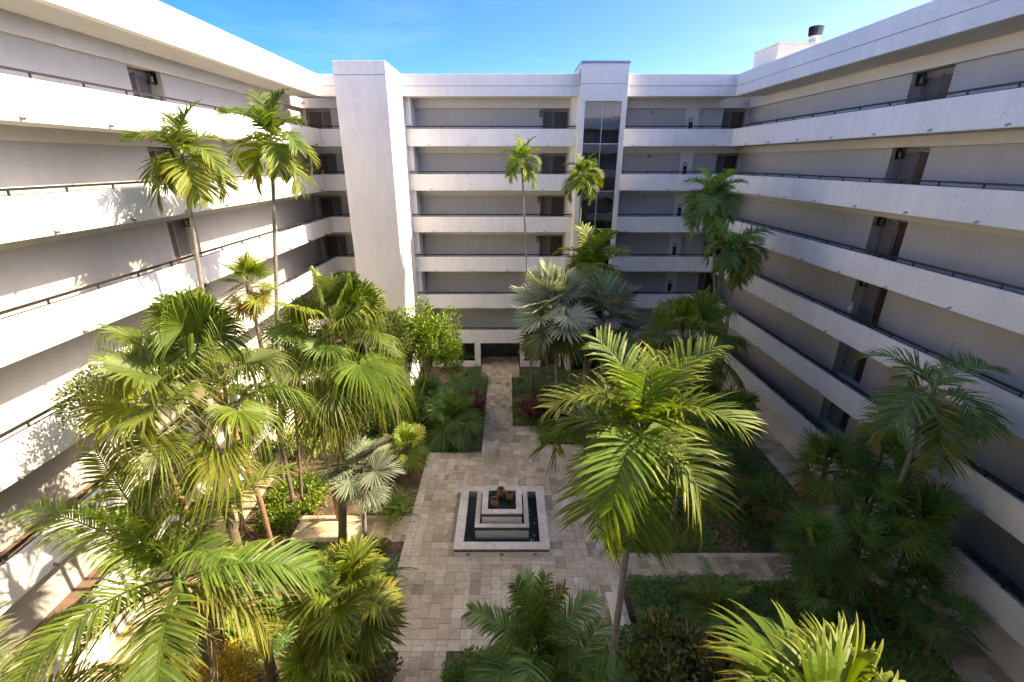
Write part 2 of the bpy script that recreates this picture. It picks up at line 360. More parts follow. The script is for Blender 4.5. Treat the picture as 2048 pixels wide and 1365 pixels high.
def parapet_run(w, k, s0, s1, spout_off=1.2, spouts=True, ends=True, dark=False, step=2.83):
    zt = ZT[k]
    p = w.one('parapet', M['white'], s0, s1, 0, .2, zt - 1.10, zt, bevel=.018)
    r = w.one('railing', M['rail'], s0 + .02, s1 - .02, .065, .135, zt + .125, zt + .19)
    w.one('bottom_rail', M['rail'], s0 + .02, s1 - .02, .085, .115, zt + .012, zt + .03, parent=r)
    n = max(1, int((s1 - s0) / 1.7)); off = ((s1 - s0) - n * 1.7) / 2
    for i in range(n + 1):
        a = s0 + max(.15, off) + i * 1.7
        if a > s1 - .1: break
        add('post', POST, None, r, w.pt(a, .1, zt))
    if spouts:
        a = s0 + spout_off
        while a < s1 - .3:
            add('drain_spout', SPD if dark else SPW, None, p, w.pt(a, .03, zt - .985), rot_for(w.kind, random.uniform(-.05, .1)))
            a += step + random.uniform(-.12, .12)
    return p
# shared door pieces, built in a local frame: x along the wall, y into the recess, z up
def panel_door_mesh(name, mat):
    mb = MB().box(-.46, .46, 0, .045, 0, 2.03)
    for i in range(2 if False else 3):
        for j in range(2):
            x0 = -.36 + j * .38; z0 = .16 + i * .62
            mb.box(x0, x0 + .34, -.022, 0, z0, z0 + .52); mb.box(x0 + .06, x0 + .28, -.04, -.022, z0 + .07, z0 + .45)
    me = mb.mesh(name, bevel=.008, seg=1); me.materials.append(mat); return me
DOOR = panel_door_mesh('door', M['door']); DOORR = panel_door_mesh('door', M['door_red'])
def knob_mesh():
    mb = MB().lathe([(0, -.07), (.025, -.06), (.032, -.04), (.02, -.015), (.03, 0)], 10); me = mb.mesh('handle', smooth=True); me.materials.append(M['brass']); return me
KNOB = knob_mesh()
def shutter_meshes(w, h):
    fr = MB(); fr.box(-w / 2, -w / 2 + .05, -.02, .04, 0, h); fr.box(w / 2 - .05, w / 2, -.02, .04, 0, h)
    fr.box(-w / 2 + .05, w / 2 - .05, -.02, .04, h - .06, h); fr.box(-w / 2 + .05, w / 2 - .05, -.02, .04, 0, .1)
    fr.box(-w / 2 + .05, w / 2 - .05, .032, .04, .1, h - .06)
    sl = MB(); n = int((h - .18) / .062)
    for i in range(n):
        z = .12 + i * .062; b = len(sl.v)
        sl.v += [(-w / 2 + .05, -.018, z), (w / 2 - .05, -.018, z), (w / 2 - .05, .024, z + .05), (-w / 2 + .05, .024, z + .05),
                 (-w / 2 + .05, -.018, z + .010), (w / 2 - .05, -.018, z + .010), (w / 2 - .05, .024, z + .06), (-w / 2 + .05, .024, z + .06)]
        sl.f += [tuple(b + q for q in f) for f in ((0, 3, 2, 1), (4, 5, 6, 7), (0, 1, 5, 4), (2, 3, 7, 6))]
    a = fr.mesh('shutter'); a.materials.append(M['shutter']); c = sl.mesh('slats'); c.materials.append(M['shutter']); return a, c
SHF, SHS = shutter_meshes(.80, 2.05)
def lantern_mesh():
    a = MB()
    for x in (-.10, .10):
        for y in (-.2, -.01): a.box(x - .011, x + .011, y - .011, y + .011, 0, .36)
    a.box(-.12, .12, -.22, 0, .36, .385); a.box(-.12, .12, -.22, 0, -.025, 0); a.box(-.05, .05, -.0, .03, -.06, .42)
    for z in (.12, .24): a.box(-.111, .111, -.212, -.206, z, z + .012)
    me = a.mesh('wall_lantern'); me.materials.append(M['black'])
    b = MB().lathe([(.0, .03), (.035, .03), (.045, .12), (.04, .22), (.0, .27)], 10, (0, -.105, 0)); b2 = b.mesh('lamp_glass', smooth=True); b2.materials.append(M['lampglass'])
    return me, b2
LAN, LANG = lantern_mesh()
FLOORWORD = {2: 'second', 3: 'third', 4: 'fourth', 5: 'fifth', 6: 'sixth', 7: 'top'}
def floor_word(k): return FLOORWORD[k] + ' floor'
def entrance(w, k, r0, r1, depth, door_low, lantern, wingword, red=False):
    """recessed flat entrance between r0 and r1; door at the low-s end if door_low"""
    z = FL[k]; D = 1.75
    mb = MB(); w.bx(mb, r0 - .1, r1 + .1, D + depth, D + depth + .1, z, z + 2.65); w.bx(mb, r0 - .1, r0, D + .2, D + depth, z, z + 2.65)
    w.bx(mb, r1, r1 + .1, D + .2, D + depth, z, z + 2.65); w.bx(mb, r0, r1, D + .02, D + depth, z + 2.262, z + 2.6)
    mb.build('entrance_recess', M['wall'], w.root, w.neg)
    rz = {'R': R(-90), 'L': R(90), 'B': 0, 'F': R(180)}[w.kind]
    wd = r1 - r0; dw, sw = .98, min(.8, (r1 - r0) - 1.05)
    dc = r0 + .06 + dw / 2 if door_low else r1 - .06 - dw / 2
    sc_ = r1 - .05 - sw / 2 if door_low else r0 + .05 + sw / 2
    fr = MB(); d0 = D + depth - .075
    for a in (r0 + .012, r1 - .042, (dc + dw / 2 + .0 if door_low else dc - dw / 2 - .05)):
        w.bx(fr, a, a + .03 if a != (dc + dw / 2) else a + .05, d0, D + depth - .002, z + .004, z + 2.1)
    w.bx(fr, r0 + .012, r1 - .012, d0 - .01, D + depth - .002, z + 2.1, z + 2.2)
    fr.build('door_frame', M['frame'], w.root, w.neg)
    lp = lambda a, d, zz: tuple(Vector(w.pt(a, d, zz)) + Vector(w.neg))
    d = add('door', DOORR if red else DOOR, None, w.root, lp(dc, D + depth - .05, z + .03), (0, 0, rz))
    add('handle', KNOB, None, d, (.38 if True else -.38, 0, 1.0), (R(90), 0, 0)); add('handle', KNOB, None, d, (.38, 0, 1.15), (R(90), 0, 0), (.6, .6, .5))
    s = add('shutter', SHF, None, w.root, lp(sc_, D + depth - .045, z + .03), (0, 0, rz), (sw / .8, 1, 1))
    sl = add('slat', SHS, None, s); tag(sl, kind='stuff')
    if lantern:
        far = lantern == 'side'
        if far:      # on the far return wall, facing the camera
            x, y, zz = w.pt(r1, D + depth * .5, z + 1.82); ln = add('wall_lantern', LAN, None, None, (x, y - .03, zz), (0, 0, 0))
        else:
            x, y, zz = w.pt(r0 - .14 if lantern == 'left' else r1 + .14, D, z + 1.75); ln = add('wall_lantern', LAN, None, None, (x, y - .03, zz))
            ln.scale = (.8, .8, .9)
        tag(ln, f'black square wall lantern by the {floor_word(k)} entrance of the {wingword}', 'lantern', 'entrance lanterns')
        add('lamp_glass', LANG, None, ln)
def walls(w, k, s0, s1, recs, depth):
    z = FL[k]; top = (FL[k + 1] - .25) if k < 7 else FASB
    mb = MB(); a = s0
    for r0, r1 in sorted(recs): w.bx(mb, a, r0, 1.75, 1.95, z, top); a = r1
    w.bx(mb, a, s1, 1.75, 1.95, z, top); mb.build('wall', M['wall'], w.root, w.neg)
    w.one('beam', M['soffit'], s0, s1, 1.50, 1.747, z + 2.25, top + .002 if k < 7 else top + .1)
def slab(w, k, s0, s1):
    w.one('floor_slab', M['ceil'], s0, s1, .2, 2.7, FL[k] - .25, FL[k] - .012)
def tile_floor(w, k, s0, s1, name='floor_tile'):
    mb = MB(); u = .305; a = s0
    while a < s1 - u:
        d = .205
        while d < 1.74: w.bx(mb, a + .005, min(a + u, s1) - .005, d + .005, min(d + u, 1.745) - .005, FL[k] - .011, FL[k]); d += u
        a += u
    o = mb.build(name, M['redtile'], w.root, w.neg); tag(o, kind='stuff')
def fascia(w, s0, s1, e0=0, e1=0):
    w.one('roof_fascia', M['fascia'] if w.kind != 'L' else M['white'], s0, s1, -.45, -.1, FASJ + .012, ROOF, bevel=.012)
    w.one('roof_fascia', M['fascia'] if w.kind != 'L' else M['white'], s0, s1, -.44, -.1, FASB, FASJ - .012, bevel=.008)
    w.one('fascia_joint', M['spout_dark'], s0 + .01, s1 - .01, -.42, -.12, FASJ - .011, FASJ + .011)
    w.one('roof_soffit', M['soffit'], s0 + e0, s1 - e1, -.1, 2.7, FASB + .003, FASB + .3)
    w.one('roof_slab', M['roof'], s0 + e0, s1 - e1, -.1, 9, FASB + .3, ROOF - .35)

# --- right wing
root = empty('apartment_wing', (XR + 4, 17, 0), 'shaded white apartment wing with stacked walkways along the right side', 'building')
WR = Wing('R', XR, root)
for k in range(2, 8):
    parapet_run(WR, k, -3, YB + .2, spout_off=.7 + .15 * k)
    slab(WR, k, -3, YB + 2.6); walls(WR, k, -3, YB + 2.0, [(20.38, 22.38)], .55)
    entrance(WR, k, 20.38, 22.38, .55, True, 'side', 'right wing', red=k in (3, 4, 5, 6))
    tile_floor(WR, k, 8.5 if k < 4 else 16, YB)
fascia(WR, -3, YB - .455)
WR.one('ground_wall', M['white_smooth'], -3, YB + 2, .80, 1.0, 0, FL[2] - .25)
WR.one('back_wall', M['white_smooth'], -3, YB + 8, 8.8, 9, 0, ROOF - .36)
# --- left wing
root = empty('apartment_wing', (XL - 4, 17, 0), 'sunlit white apartment wing with stacked walkways along the left side', 'building')
WL = Wing('L', XL, root)
for k in range(2, 8):
    parapet_run(WL, k, -3, YB + .2, spout_off=1.1 + .17 * k, dark=True)
    slab(WL, k, -3, YB + 2.6); walls(WL, k, -3, YB + 2.0, [(20.25, 22.1), (6.6, 8.5)], .55)
    entrance(WL, k, 20.25, 22.1, .55, True, 'side', 'left wing')
    entrance(WL, k, 6.6, 8.5, .55, True, None, 'left wing')
    tile_floor(WL, k, 6, YB if k < 4 else 7)
fascia(WL, -3, YB - .455)
WL.one('ground_wall', M['white'], -3, YB + 2, 1.0, 1.2, 0, FL[2] - .25)
# --- back wing
root = empty('apartment_wing', (1, YB + 4, 0), 'shaded apartment wing with long walkways across the far end', 'building')
WB = Wing('B', YB, root)
BS = ((XL + .003, -9.8), (-6.82, 4.73), (7.75, XR - .003))
for k in range(2, 8):
    for i, (a, b) in enumerate(BS): parapet_run(WB, k, a, b, spout_off=1.5 if i == 1 else .9, spouts=i > 0, step=2.7)
    for (a, b) in ((XL + .005, -6.82), (-6.82, 4.73), (7.75, XR - .005)): slab(WB, k, a, b)
    walls(WB, k, -14.4, 4.73, [(-14.15, -12.4), (2.55, 4.4)], .35)
    walls(WB, k, 7.75, 17.1, [(15.28, 16.95)], .35)
    entrance(WB, k, 2.55, 4.4, .35, False, 'left', 'back wing')
    entrance(WB, k, 15.28, 16.95, .35, False, None, 'back wing right end', red=k == 6)
    entrance(WB, k, -14.15, -12.4, .35, True, None, 'back wing left end')
    top = (FL[k + 1] - .25) if k < 7 else FASB
    for a, b in ((-6.82, -6.45), (4.42, 4.74), (7.74, 7.95)):
        WB.one('end_wall', M['white_smooth'], a, b, .2, 1.75, FL[k] + .001, top - .002)
    WB.one('pilaster', M['soffit'], 12.57, 13.50, 1.55, 1.749, FL[k] + .002, FL[k] + 2.249)
    # fire extinguisher cabinet on the pilaster, round black lamp on the wall
    c = add('extinguisher_cabinet', MB().box(-.13, .13, -.05, 0, 0, .85).mesh('extinguisher_cabinet', bevel=.01, seg=1), M['black'], None, (12.98, YB + 1.548, FL[k] + .75))
    tag(c, f'narrow dark fire extinguisher cabinet on the pilaster of the {floor_word(k)} walkway', 'cabinet', 'fire extinguisher cabinets')
    MB().lathe([(.0, 0), (.045, 0), (.05, .22), (.03, .3), (.02, .45), (0, .45)], 10, (0, -.07, .12)).build('extinguisher', M['red'], c, smooth=True)
    MB().box(-.10, .10, -.058, -.05, .62, .8).build('label_plate', M['pvc'], c)
    lam = add('bulkhead_lamp', MB().lathe([(0, .0), (.10, .0), (.10, .07), (.07, .09)], 14).mesh('bulkhead_lamp'), M['black'], None, (10.35, YB + 1.747, FL[k] + 2.02), (R(90), 0, 0))
    tag(lam, f'small round black lamp on the {floor_word(k)} walkway wall right of the glass shaft', 'lamp', 'round walkway lamps')
    MB().lathe([(.07, .088), (.06, .11), (0, .125)], 14).build('lamp_glass', M['lampglass'], lam, smooth=True)
for a, b in ((XL - .44 + .88, -9.8), (-6.82, 4.73), (7.75, XR - .44)): fascia(WB, a, b)
WB.one('roof_slab', M['roof'], -22, 25, 2.0, 11, FASB + .3, ROOF - .36)
# lobby at ground level
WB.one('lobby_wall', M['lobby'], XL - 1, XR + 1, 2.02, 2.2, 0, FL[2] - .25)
for a, b in ((-2.55, -2.08), (1.10, 1.45), (-6.0, -5.55), (4.0, 4.4), (9.2, 9.6)):
    WB.one('pillar', M['white'], a, b, -.04, .40, 0, ZT[2] - 1.101, bevel=.012)
for (a, b, wd) in ((-5.55, -2.55, 'left'), (1.45, 2.75, 'right')):
    pl = empty('planter', ((a + b) / 2, YB + .4, 0), f'low white planter wall {wd} of the lobby opening', 'planter')
    MB().box(a, b, YB - .035, YB + .12, 0, .48).build('planter_wall', M['white'], pl, (-pl.location.x, -pl.location.y, 0), bevel=.01); MB().box(a, b, YB + .8, YB + .95, 0, .48).build('planter_wall', M['white'], pl, (-pl.location.x, -pl.location.y, 0), bevel=.01)
    MB().box(a, b, YB + .12, YB + .8, .2, .40).build('planter_soil', M['soil'], pl, (-pl.location.x, -pl.location.y, 0))
# --- front wing, on whose sixth-floor walkway the photograph was taken
root = empty('apartment_wing', (1, YF - 4, 0), 'facing apartment wing reflected in the dark glass lift shaft', 'building')
WF = Wing('F', YF, root)
for k in range(2, 8):
    WF.one('parapet', M['white'], XL + .003, XR - .003, 0, .2, ZT[k] - 1.1, ZT[k], bevel=.018)
    WF.one('railing', M['rail'], XL + .02, XR - .02, .075, .125, ZT[k] + .135, ZT[k] + .185)
    WF.one('floor_slab', M['ceil'], XL + .005, XR - .005, .2, 2.7, FL[k] - .25, FL[k])
    WF.one('wall', M['wall'], XL - 1.7, XR + 1.7, 1.95, 2.1, FL[k], (FL[k + 1] - .25) if k < 7 else FASB)
WF.one('ground_wall', M['white_smooth'], XL, XR, 1.0, 1.2, 0, FL[2] - .25)
fascia(WF, XL + .45, XR - .45)
WF.one('penthouse', M['white_smooth'], XL, XR, 2.4, 8, ROOF - .3, 24.2)

# --- stair tower
TX0, TX1, TY0 = -9.8, -6.82, 30.0
tw = empty('stair_tower', ((TX0 + TX1) / 2, 32.3, 0), 'tall blank stucco tower, sunlit on its right side', 'tower')
ng = (-tw.location.x, -tw.location.y, 0)
MB().box(TX0, TX1, TY0, YB + 2.6, 0, FASJ - .012).build('tower_shaft', M['tower'], tw, ng, bevel=.015)
MB().box(TX0, TX1, TY0 - .004, YB + 2.6, FASJ + .014, ROOF + .02).build('tower_cap', M['tower'], tw, ng, bevel=.015)
MB().box(TX0 + .03, TX1 - .03, TY0 + .03, YB + 2.5, FASJ - .013, FASJ + .015).build('joint_groove', M['spout_dark'], tw, ng)
# --- lift tower with glass front
EX0, EX1, EY0, EZ = 4.73, 7.75, 33.50, 21.45
GX0, GX1, GZ1 = 5.06, 7.44, 19.18
el = empty('lift_tower', ((EX0 + EX1) / 2, 34.5, 0), 'lift tower with a tall dark glass front and a metal cap', 'tower')
ng = (-el.location.x, -el.location.y, 0)
MB().box(EX0, GX0, EY0, EY0 + .35, 0, GZ1).build('side_pier', M['fascia'], el, ng, bevel=.012)
MB().box(GX1, EX1, EY0, EY0 + .35, 0, GZ1).build('side_pier', M['fascia'], el, ng, bevel=.012)
MB().box(EX0, EX1, EY0, YB + 2.4, GZ1, FASJ + .02).build('head_wall', M['tower'], el, ng, bevel=.012)
MB().box(EX0 + .02, EX1 - .02, EY0 + .02, YB + 2.4, FASJ + .02, FASJ + .045).build('joint_groove', M['spout_dark'], el, ng)
MB().box(EX0, EX1, EY0, YB + 2.4, FASJ + .045, EZ - .14).build('cap_wall', M['tower'], el, ng, bevel=.012)
MB().box(EX0 - .03, EX1 + .03, EY0 - .03, YB + 2.43, EZ - .14, EZ).build('metal_cap', M['coping'], el, ng, bevel=.008)
MB().box(EX0, EX0 + .2, EY0 + .35, YB + 2.4, 0, GZ1 - .002).build('side_wall', M['fascia'], el, ng)
MB().box(EX1 - .2, EX1, EY0 + .35, YB + 2.4, 0, GZ1 - .002).build('side_wall', M['fascia'], el, ng)
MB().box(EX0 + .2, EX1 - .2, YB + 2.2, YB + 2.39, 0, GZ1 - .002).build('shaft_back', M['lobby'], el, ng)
lv = MB()
for i in range(8): lv.box(EX0 - .006, EX0 + .05, EY0 + .28, EY0 + .62, FASJ - .05 + i * .135, FASJ + .03 + i * .135)
o = lv.build('vent_louvre', M['hole'], el, ng)
mz = [GZ1, 16.66, 13.66, 11.1, 8.2, 5.3, 2.4, .1]
for i in range(len(mz) - 1):
    for a, b in ((GX0, 6.22), (6.25, GX1)):
        MB().box(a + .01, b - .01, EY0 + .16, EY0 + .172, mz[i + 1] + .03, mz[i] - .03).build('glass_pane', M['glass'], el, ng)
    MB().box(GX0 + .001, GX1 - .001, EY0 + .12, EY0 + .2, mz[i + 1] - .03, mz[i + 1] + .03).build('transom', M['alu'], el, ng)
MB().box(6.215, 6.255, EY0 + .10, EY0 + .2, .13, GZ1 - .002).build('mullion', M['alu'], el, ng)
for x in (5.75, 6.9): MB().box(x, x + .05, EY0 + .9, EY0 + .95, 0, GZ1 - .5).build('lift_rail', M['alu'], el, ng)
for k in range(2, 8): MB().box(GX0 + .3, GX1 - .3, EY0 + 1.6, EY0 + 1.8, FL[k] - .3, FL[k] - .12).build('landing_beam', M['alu'], el, ng)
# --- plant room and turbine vent on the right roof
pr = empty('roof_plant_room', (19, 35.3, ROOF - .35), 'small cream metal-clad box on the roof at the right', 'roof room')
ng = (-19, -35.3, -(ROOF - .35))
MB().box(17.0, 21.0, 33.8, 36.8, ROOF - .35, 22.38).build('cladding', M['cream'], pr, ng, bevel=.01)
MB().box(16.95, 21.05, 33.75, 36.85, 22.38, 22.50).build('roof_trim', M['coping_stone'], pr, ng)
tv = empty('turbine_vent', (19.6, 34.6, 22.50), 'dark spinning roof vent on a white cone at the right roof', 'vent')
MB().lathe([(.42, 0), (.30, .25), (.28, .50), (.30, .5), (0, .5)], 18).build('vent_base', M['ventw'], tv, smooth=True)
MB().lathe([(0, .5), (.26, .5), (.26, 1.0), (0, 1.0)], 18).build('vent_core', M['hole'], tv)
for i in range(16):
    t = 2 * math.pi * i / 16; mb = MB(); c, s_ = math.cos(t), math.sin(t); c2, s2 = math.cos(t + .28), math.sin(t + .28)
    mb.v = [(c * .28, s_ * .28, .5), (c2 * .39, s2 * .39, .52), (c2 * .43, s2 * .43, 1.0), (c * .31, s_ * .31, 1.02)]; mb.f = [(0, 1, 2, 3)]
    mb.build('vane', M['coping'], tv)
MB().lathe([(.0, 1.06), (.40, 1.02), (.43, .99)], 18).build('vent_top', M['coping'], tv, smooth=True)
# --- exit signs at the corners of the top walkways
def exit_sign(loc, ry, label):
    o = empty('exit_sign', loc, label, 'sign', rz=ry)
    MB().box(-.17, .17, -.02, .02, -.11, .11).build('sign_plate', M['signwhite'], o, bevel=.004, seg=1)
    cu = bpy.data.curves.new('txt', 'FONT'); cu.body = 'EXIT'; cu.size = .17; cu.align_x = 'CENTER'; cu.align_y = 'CENTER'; cu.extrude = .002
    t = bpy.data.objects.new('txt', cu); link(t); dg = bpy.context.evaluated_depsgraph_get(); me = bpy.data.meshes.new_from_object(t.evaluated_get(dg))
    bpy.data.objects.remove(t)
    me.materials.clear(); add('lettering', me, M['signred'], o, (0, -.024, 0), (R(90), 0, 0))
exit_sign((16.55, 36.0, 19.28), 0, 'small EXIT sign under the top floor ceiling at the right corner')
exit_sign((16.55, 36.0, 19.28 - FH - .08), 0, 'small EXIT sign under the sixth floor ceiling at the right corner')
exit_sign((-13.9, 35.6, 19.28), 0, 'small EXIT sign under the top floor ceiling at the left corner')

# ------------------------------------------------------------------ paving
U = .2032
def pave(rects, holes, seed, sizes, origin=(0, 0), pref=None):
    """greedy random ashlar packing on a grid; returns list of (x0,y0,x1,y1)"""
    rnd = random.Random(seed); x0 = min(r[0] for r in rects); x1 = max(r[1] for r in rects); y0 = min(r[2] for r in rects); y1 = max(r[3] for r in rects)
    nx = int(round((x1 - x0) / U)); ny = int(round((y1 - y0) / U)); free = np.zeros((nx, ny), bool)
    for a, b, c, d in rects: free[int(round((a - x0) / U)):int(round((b - x0) / U)), int(round((c - y0) / U)):int(round((d - y0) / U))] = True
    for a, b, c, d in holes:
        free[max(0, int(round((a - x0) / U))):max(0, int(round((b - x0) / U))), max(0, int(round((c - y0) / U))):max(0, int(round((d - y0) / U)))] = False
    out = []
    for j in range(ny):
        for i in range(nx):
            if not free[i, j]: continue
            ss = sizes[:]; rnd.shuffle(ss); ss.sort(key=lambda q: -q[2] * rnd.random())
            for (a, b, _) in ss + [(1, 1, 0)]:
                if i + a <= nx and j + b <= ny and free[i:i + a, j:j + b].all():
                    free[i:i + a, j:j + b] = False; out.append((x0 + i * U, y0 + j * U, x0 + (i + a) * U, y0 + (j + b) * U)); break
    return out
SZ = [(3, 2, 3.0), (2, 3, 3.0), (2, 2, 3.2), (2, 1, 1.4), (1, 2, 1.4), (3, 3, 1.0)]
def tile_mesh(w, h, name='paver'):
    g_ = .0045; t = .03; e = .006; a, b = w / 2 - g_, h / 2 - g_
    v = [(-a, -b, 0), (a, -b, 0), (a, b, 0), (-a, b, 0), (-a, -b, t - e), (a, -b, t - e), (a, b, t - e), (-a, b, t - e), (-a + e, -b + e, t), (a - e, -b + e, t), (a - e, b - e, t), (-a + e, b - e, t)]
    f = [(0, 1, 5, 4), (1, 2, 6, 5), (2, 3, 7, 6), (3, 0, 4, 7), (4, 5, 9, 8), (5, 6, 10, 9), (6, 7, 11, 10), (7, 4, 8, 11), (8, 9, 10, 11)]
    return v, f
TILEM = {}
def lay(tiles, parent, mat, nsingle, keep=None, zbase=.022):
    rnd = random.Random(3)
    def score(t):
        cx, cy = (t[0] + t[2]) / 2, (t[1] + t[3]) / 2; return (t[2] - t[0]) * (t[3] - t[1]) / (cx * cx + cy * cy + 240) ** 1.5
    order = sorted(tiles, key=score, reverse=True)
    if keep: order.sort(key=lambda t: not keep((t[0] + t[2]) / 2, (t[1] + t[3]) / 2))
    px, py = parent.location.x, parent.location.y
    V, F = [], []
    for i, (x0, y0, x1, y1) in enumerate(order):
        w, h = x1 - x0, y1 - y0; zz = zbase + rnd.uniform(-.0022, .0022)
        if i < nsingle:
            key = (round(w, 3), round(h, 3), mat.name)
            if key not in TILEM:
                v, f = tile_mesh(w, h); me = bpy.data.meshes.new('paver'); me.from_pydata(v, [], f); me.materials.append(mat); TILEM[key] = me
            add('paver', TILEM[key], None, parent, ((x0 + x1) / 2 - px, (y0 + y1) / 2 - py, zz), (rnd.uniform(-.003, .003), rnd.uniform(-.003, .003), 0))
        else:
            v, f = tile_mesh(w, h); b = len(V)
            V += [(a + (x0 + x1) / 2 - px, c + (y0 + y1) / 2 - py, e + zz) for a, c, e in v]; F += [tuple(q + b for q in ff) for ff in f]
    if V: tag(add('paver', mesh_np('paver', V, F), mat, parent), kind='stuff')
def q(v): return round(v / U) * U
# plaza, centre path, right path, left cross path, front path
FX0, FX1, FY0, FY1 = q(-2.2), q(1.8), q(15.0), q(19.05)
PLZ = [(-4.47, 4.47, 10.97, 22.55), (1.0, 4.47, 22.55, 23.37), (-1.42, 2.03, 22.55, 25.4), (-1.42, .41, 25.4, 34.5), (-2.0, 1.0, 32.6, 36.6), (4.47, 14.6, 13.8, 15.24), (-9.5, -4.47, 15.85, 17.5), (-3.66, -2.03, 6.1, 10.97)]
PLZ = [tuple(q(c) for c in r) for r in PLZ]
pv = empty('courtyard_paving', (0, 17, 0), 'beige travertine paving of the courtyard and its paths', None, kind='structure')
base = MB()
for a, b, c, d in PLZ: base.v += [(a, c, .02), (b, c, .02), (b, d, .02), (a, d, .02)]; n_ = len(base.v); base.f.append((n_ - 4, n_ - 3, n_ - 2, n_ - 1))
base.v = [(x, y, .018 + .0005 * (i // 4)) for i, (x, y, z) in enumerate(base.v)]
base.build('paving_bed', M['mortar'], pv, (0, -17, 0))
BW = q(.4)
border = [(-4.47, -4.47 + BW, 10.97, 22.55), (4.47 - BW, 4.47, 15.24, 23.37), (4.47 - BW, 4.47, 10.97, 13.8), (-4.47 + BW, 4.47 - BW, 10.97, 10.97 + BW), (.41 - U, .41, 25.4, 34.5), (-1.42, -1.42 + U, 22.55, 32.6),
          (4.47, 14.6, 15.24 - U, 15.24), (4.47, 14.6, 13.8, 13.8 + U), (FX0 - U, FX1 + U, FY0 - U - .2, FY0)]
border = [tuple(q(c) for c in r) for r in border]
hole = [(FX0, FX1, FY0, FY1)]
lay(pave(PLZ, hole + border, 11, SZ), pv, M['trav'], 240)
bt = pave(border, [], 5, [(1, 2, 2), (2, 1, 2), (2, 2, 2)])
lay(bt, pv, M['trav_border'], 60)
lw = empty('left_walkway', (-12.9, 18, 0), 'sunlit travertine walkway along the foot of the left wing', None, kind='structure')
rw = empty('right_walkway', (15.4, 18, 0), 'shaded travertine walkway along the foot of the right wing', None, kind='structure')
for w_, x0, x1, nm, kp in ((lw, -13.66, -12.1, 'L', lambda x, y: 9 < y < 22), (rw, 14.6, 16.19, 'R', lambda x, y: 18 < y < 28 or y < 11.5)):
    x0, x1 = q(x0), q(x1); b = MB(); b.box(x0 - .02, x1, 4, 33.4, 0, .02).build('paving_bed', M['mortar'], w_, (-w_.location.x, -18, 0))
    lay(pave([(x0, x1, q(4.06), q(33.3))], [], 21, [(3, 2, 3), (2, 3, 2), (2, 2, 2), (4, 2, 2)]), w_, M['trav'], 150, kp)
# round iron cover on the left walkway
mc = add('drain_cover', MB().lathe([(0, .012), (.26, .012), (.30, .02), (.32, .02), (.32, 0)], 28).mesh('drain_cover'), M['spout_dark'], None, (-12.95, 20.4, .052))
tag(mc, 'round dark iron cover on the left walkway', 'cover')

# ------------------------------------------------------------------ fountain
ft = empty('fountain', (-.2, 17.02, 0), 'three tiered square fountain of cream stone and white tile', 'fountain')
CX_, CY_ = -.2, 17.02; ng = (-CX_, -CY_, 0)
def ring(mb, h, wd, z0, z1):
    """mitred square ring: outer half size h"""
    o, i = h, h - wd
    for k in range(4):
        c, s_ = [(1, 0), (0, 1), (-1, 0), (0, -1)][k]; rt = lambda x, y: (CX_ + x * c - y * s_, CY_ + x * s_ + y * c)
        gp = .003; b = len(mb.v)
        pts = [rt(-o + gp, -o), rt(o - gp, -o), rt(i - gp, -i), rt(-i + gp, -i)]
        mb.v += [(x, y, z0) for x, y in pts] + [(x, y, z1) for x, y in pts]
        mb.f += [tuple(b + j for j in f) for f in ((0, 3, 2, 1), (4, 5, 6, 7), (0, 1, 5, 4), (1, 2, 6, 5), (2, 3, 7, 6), (3, 0, 4, 7))]
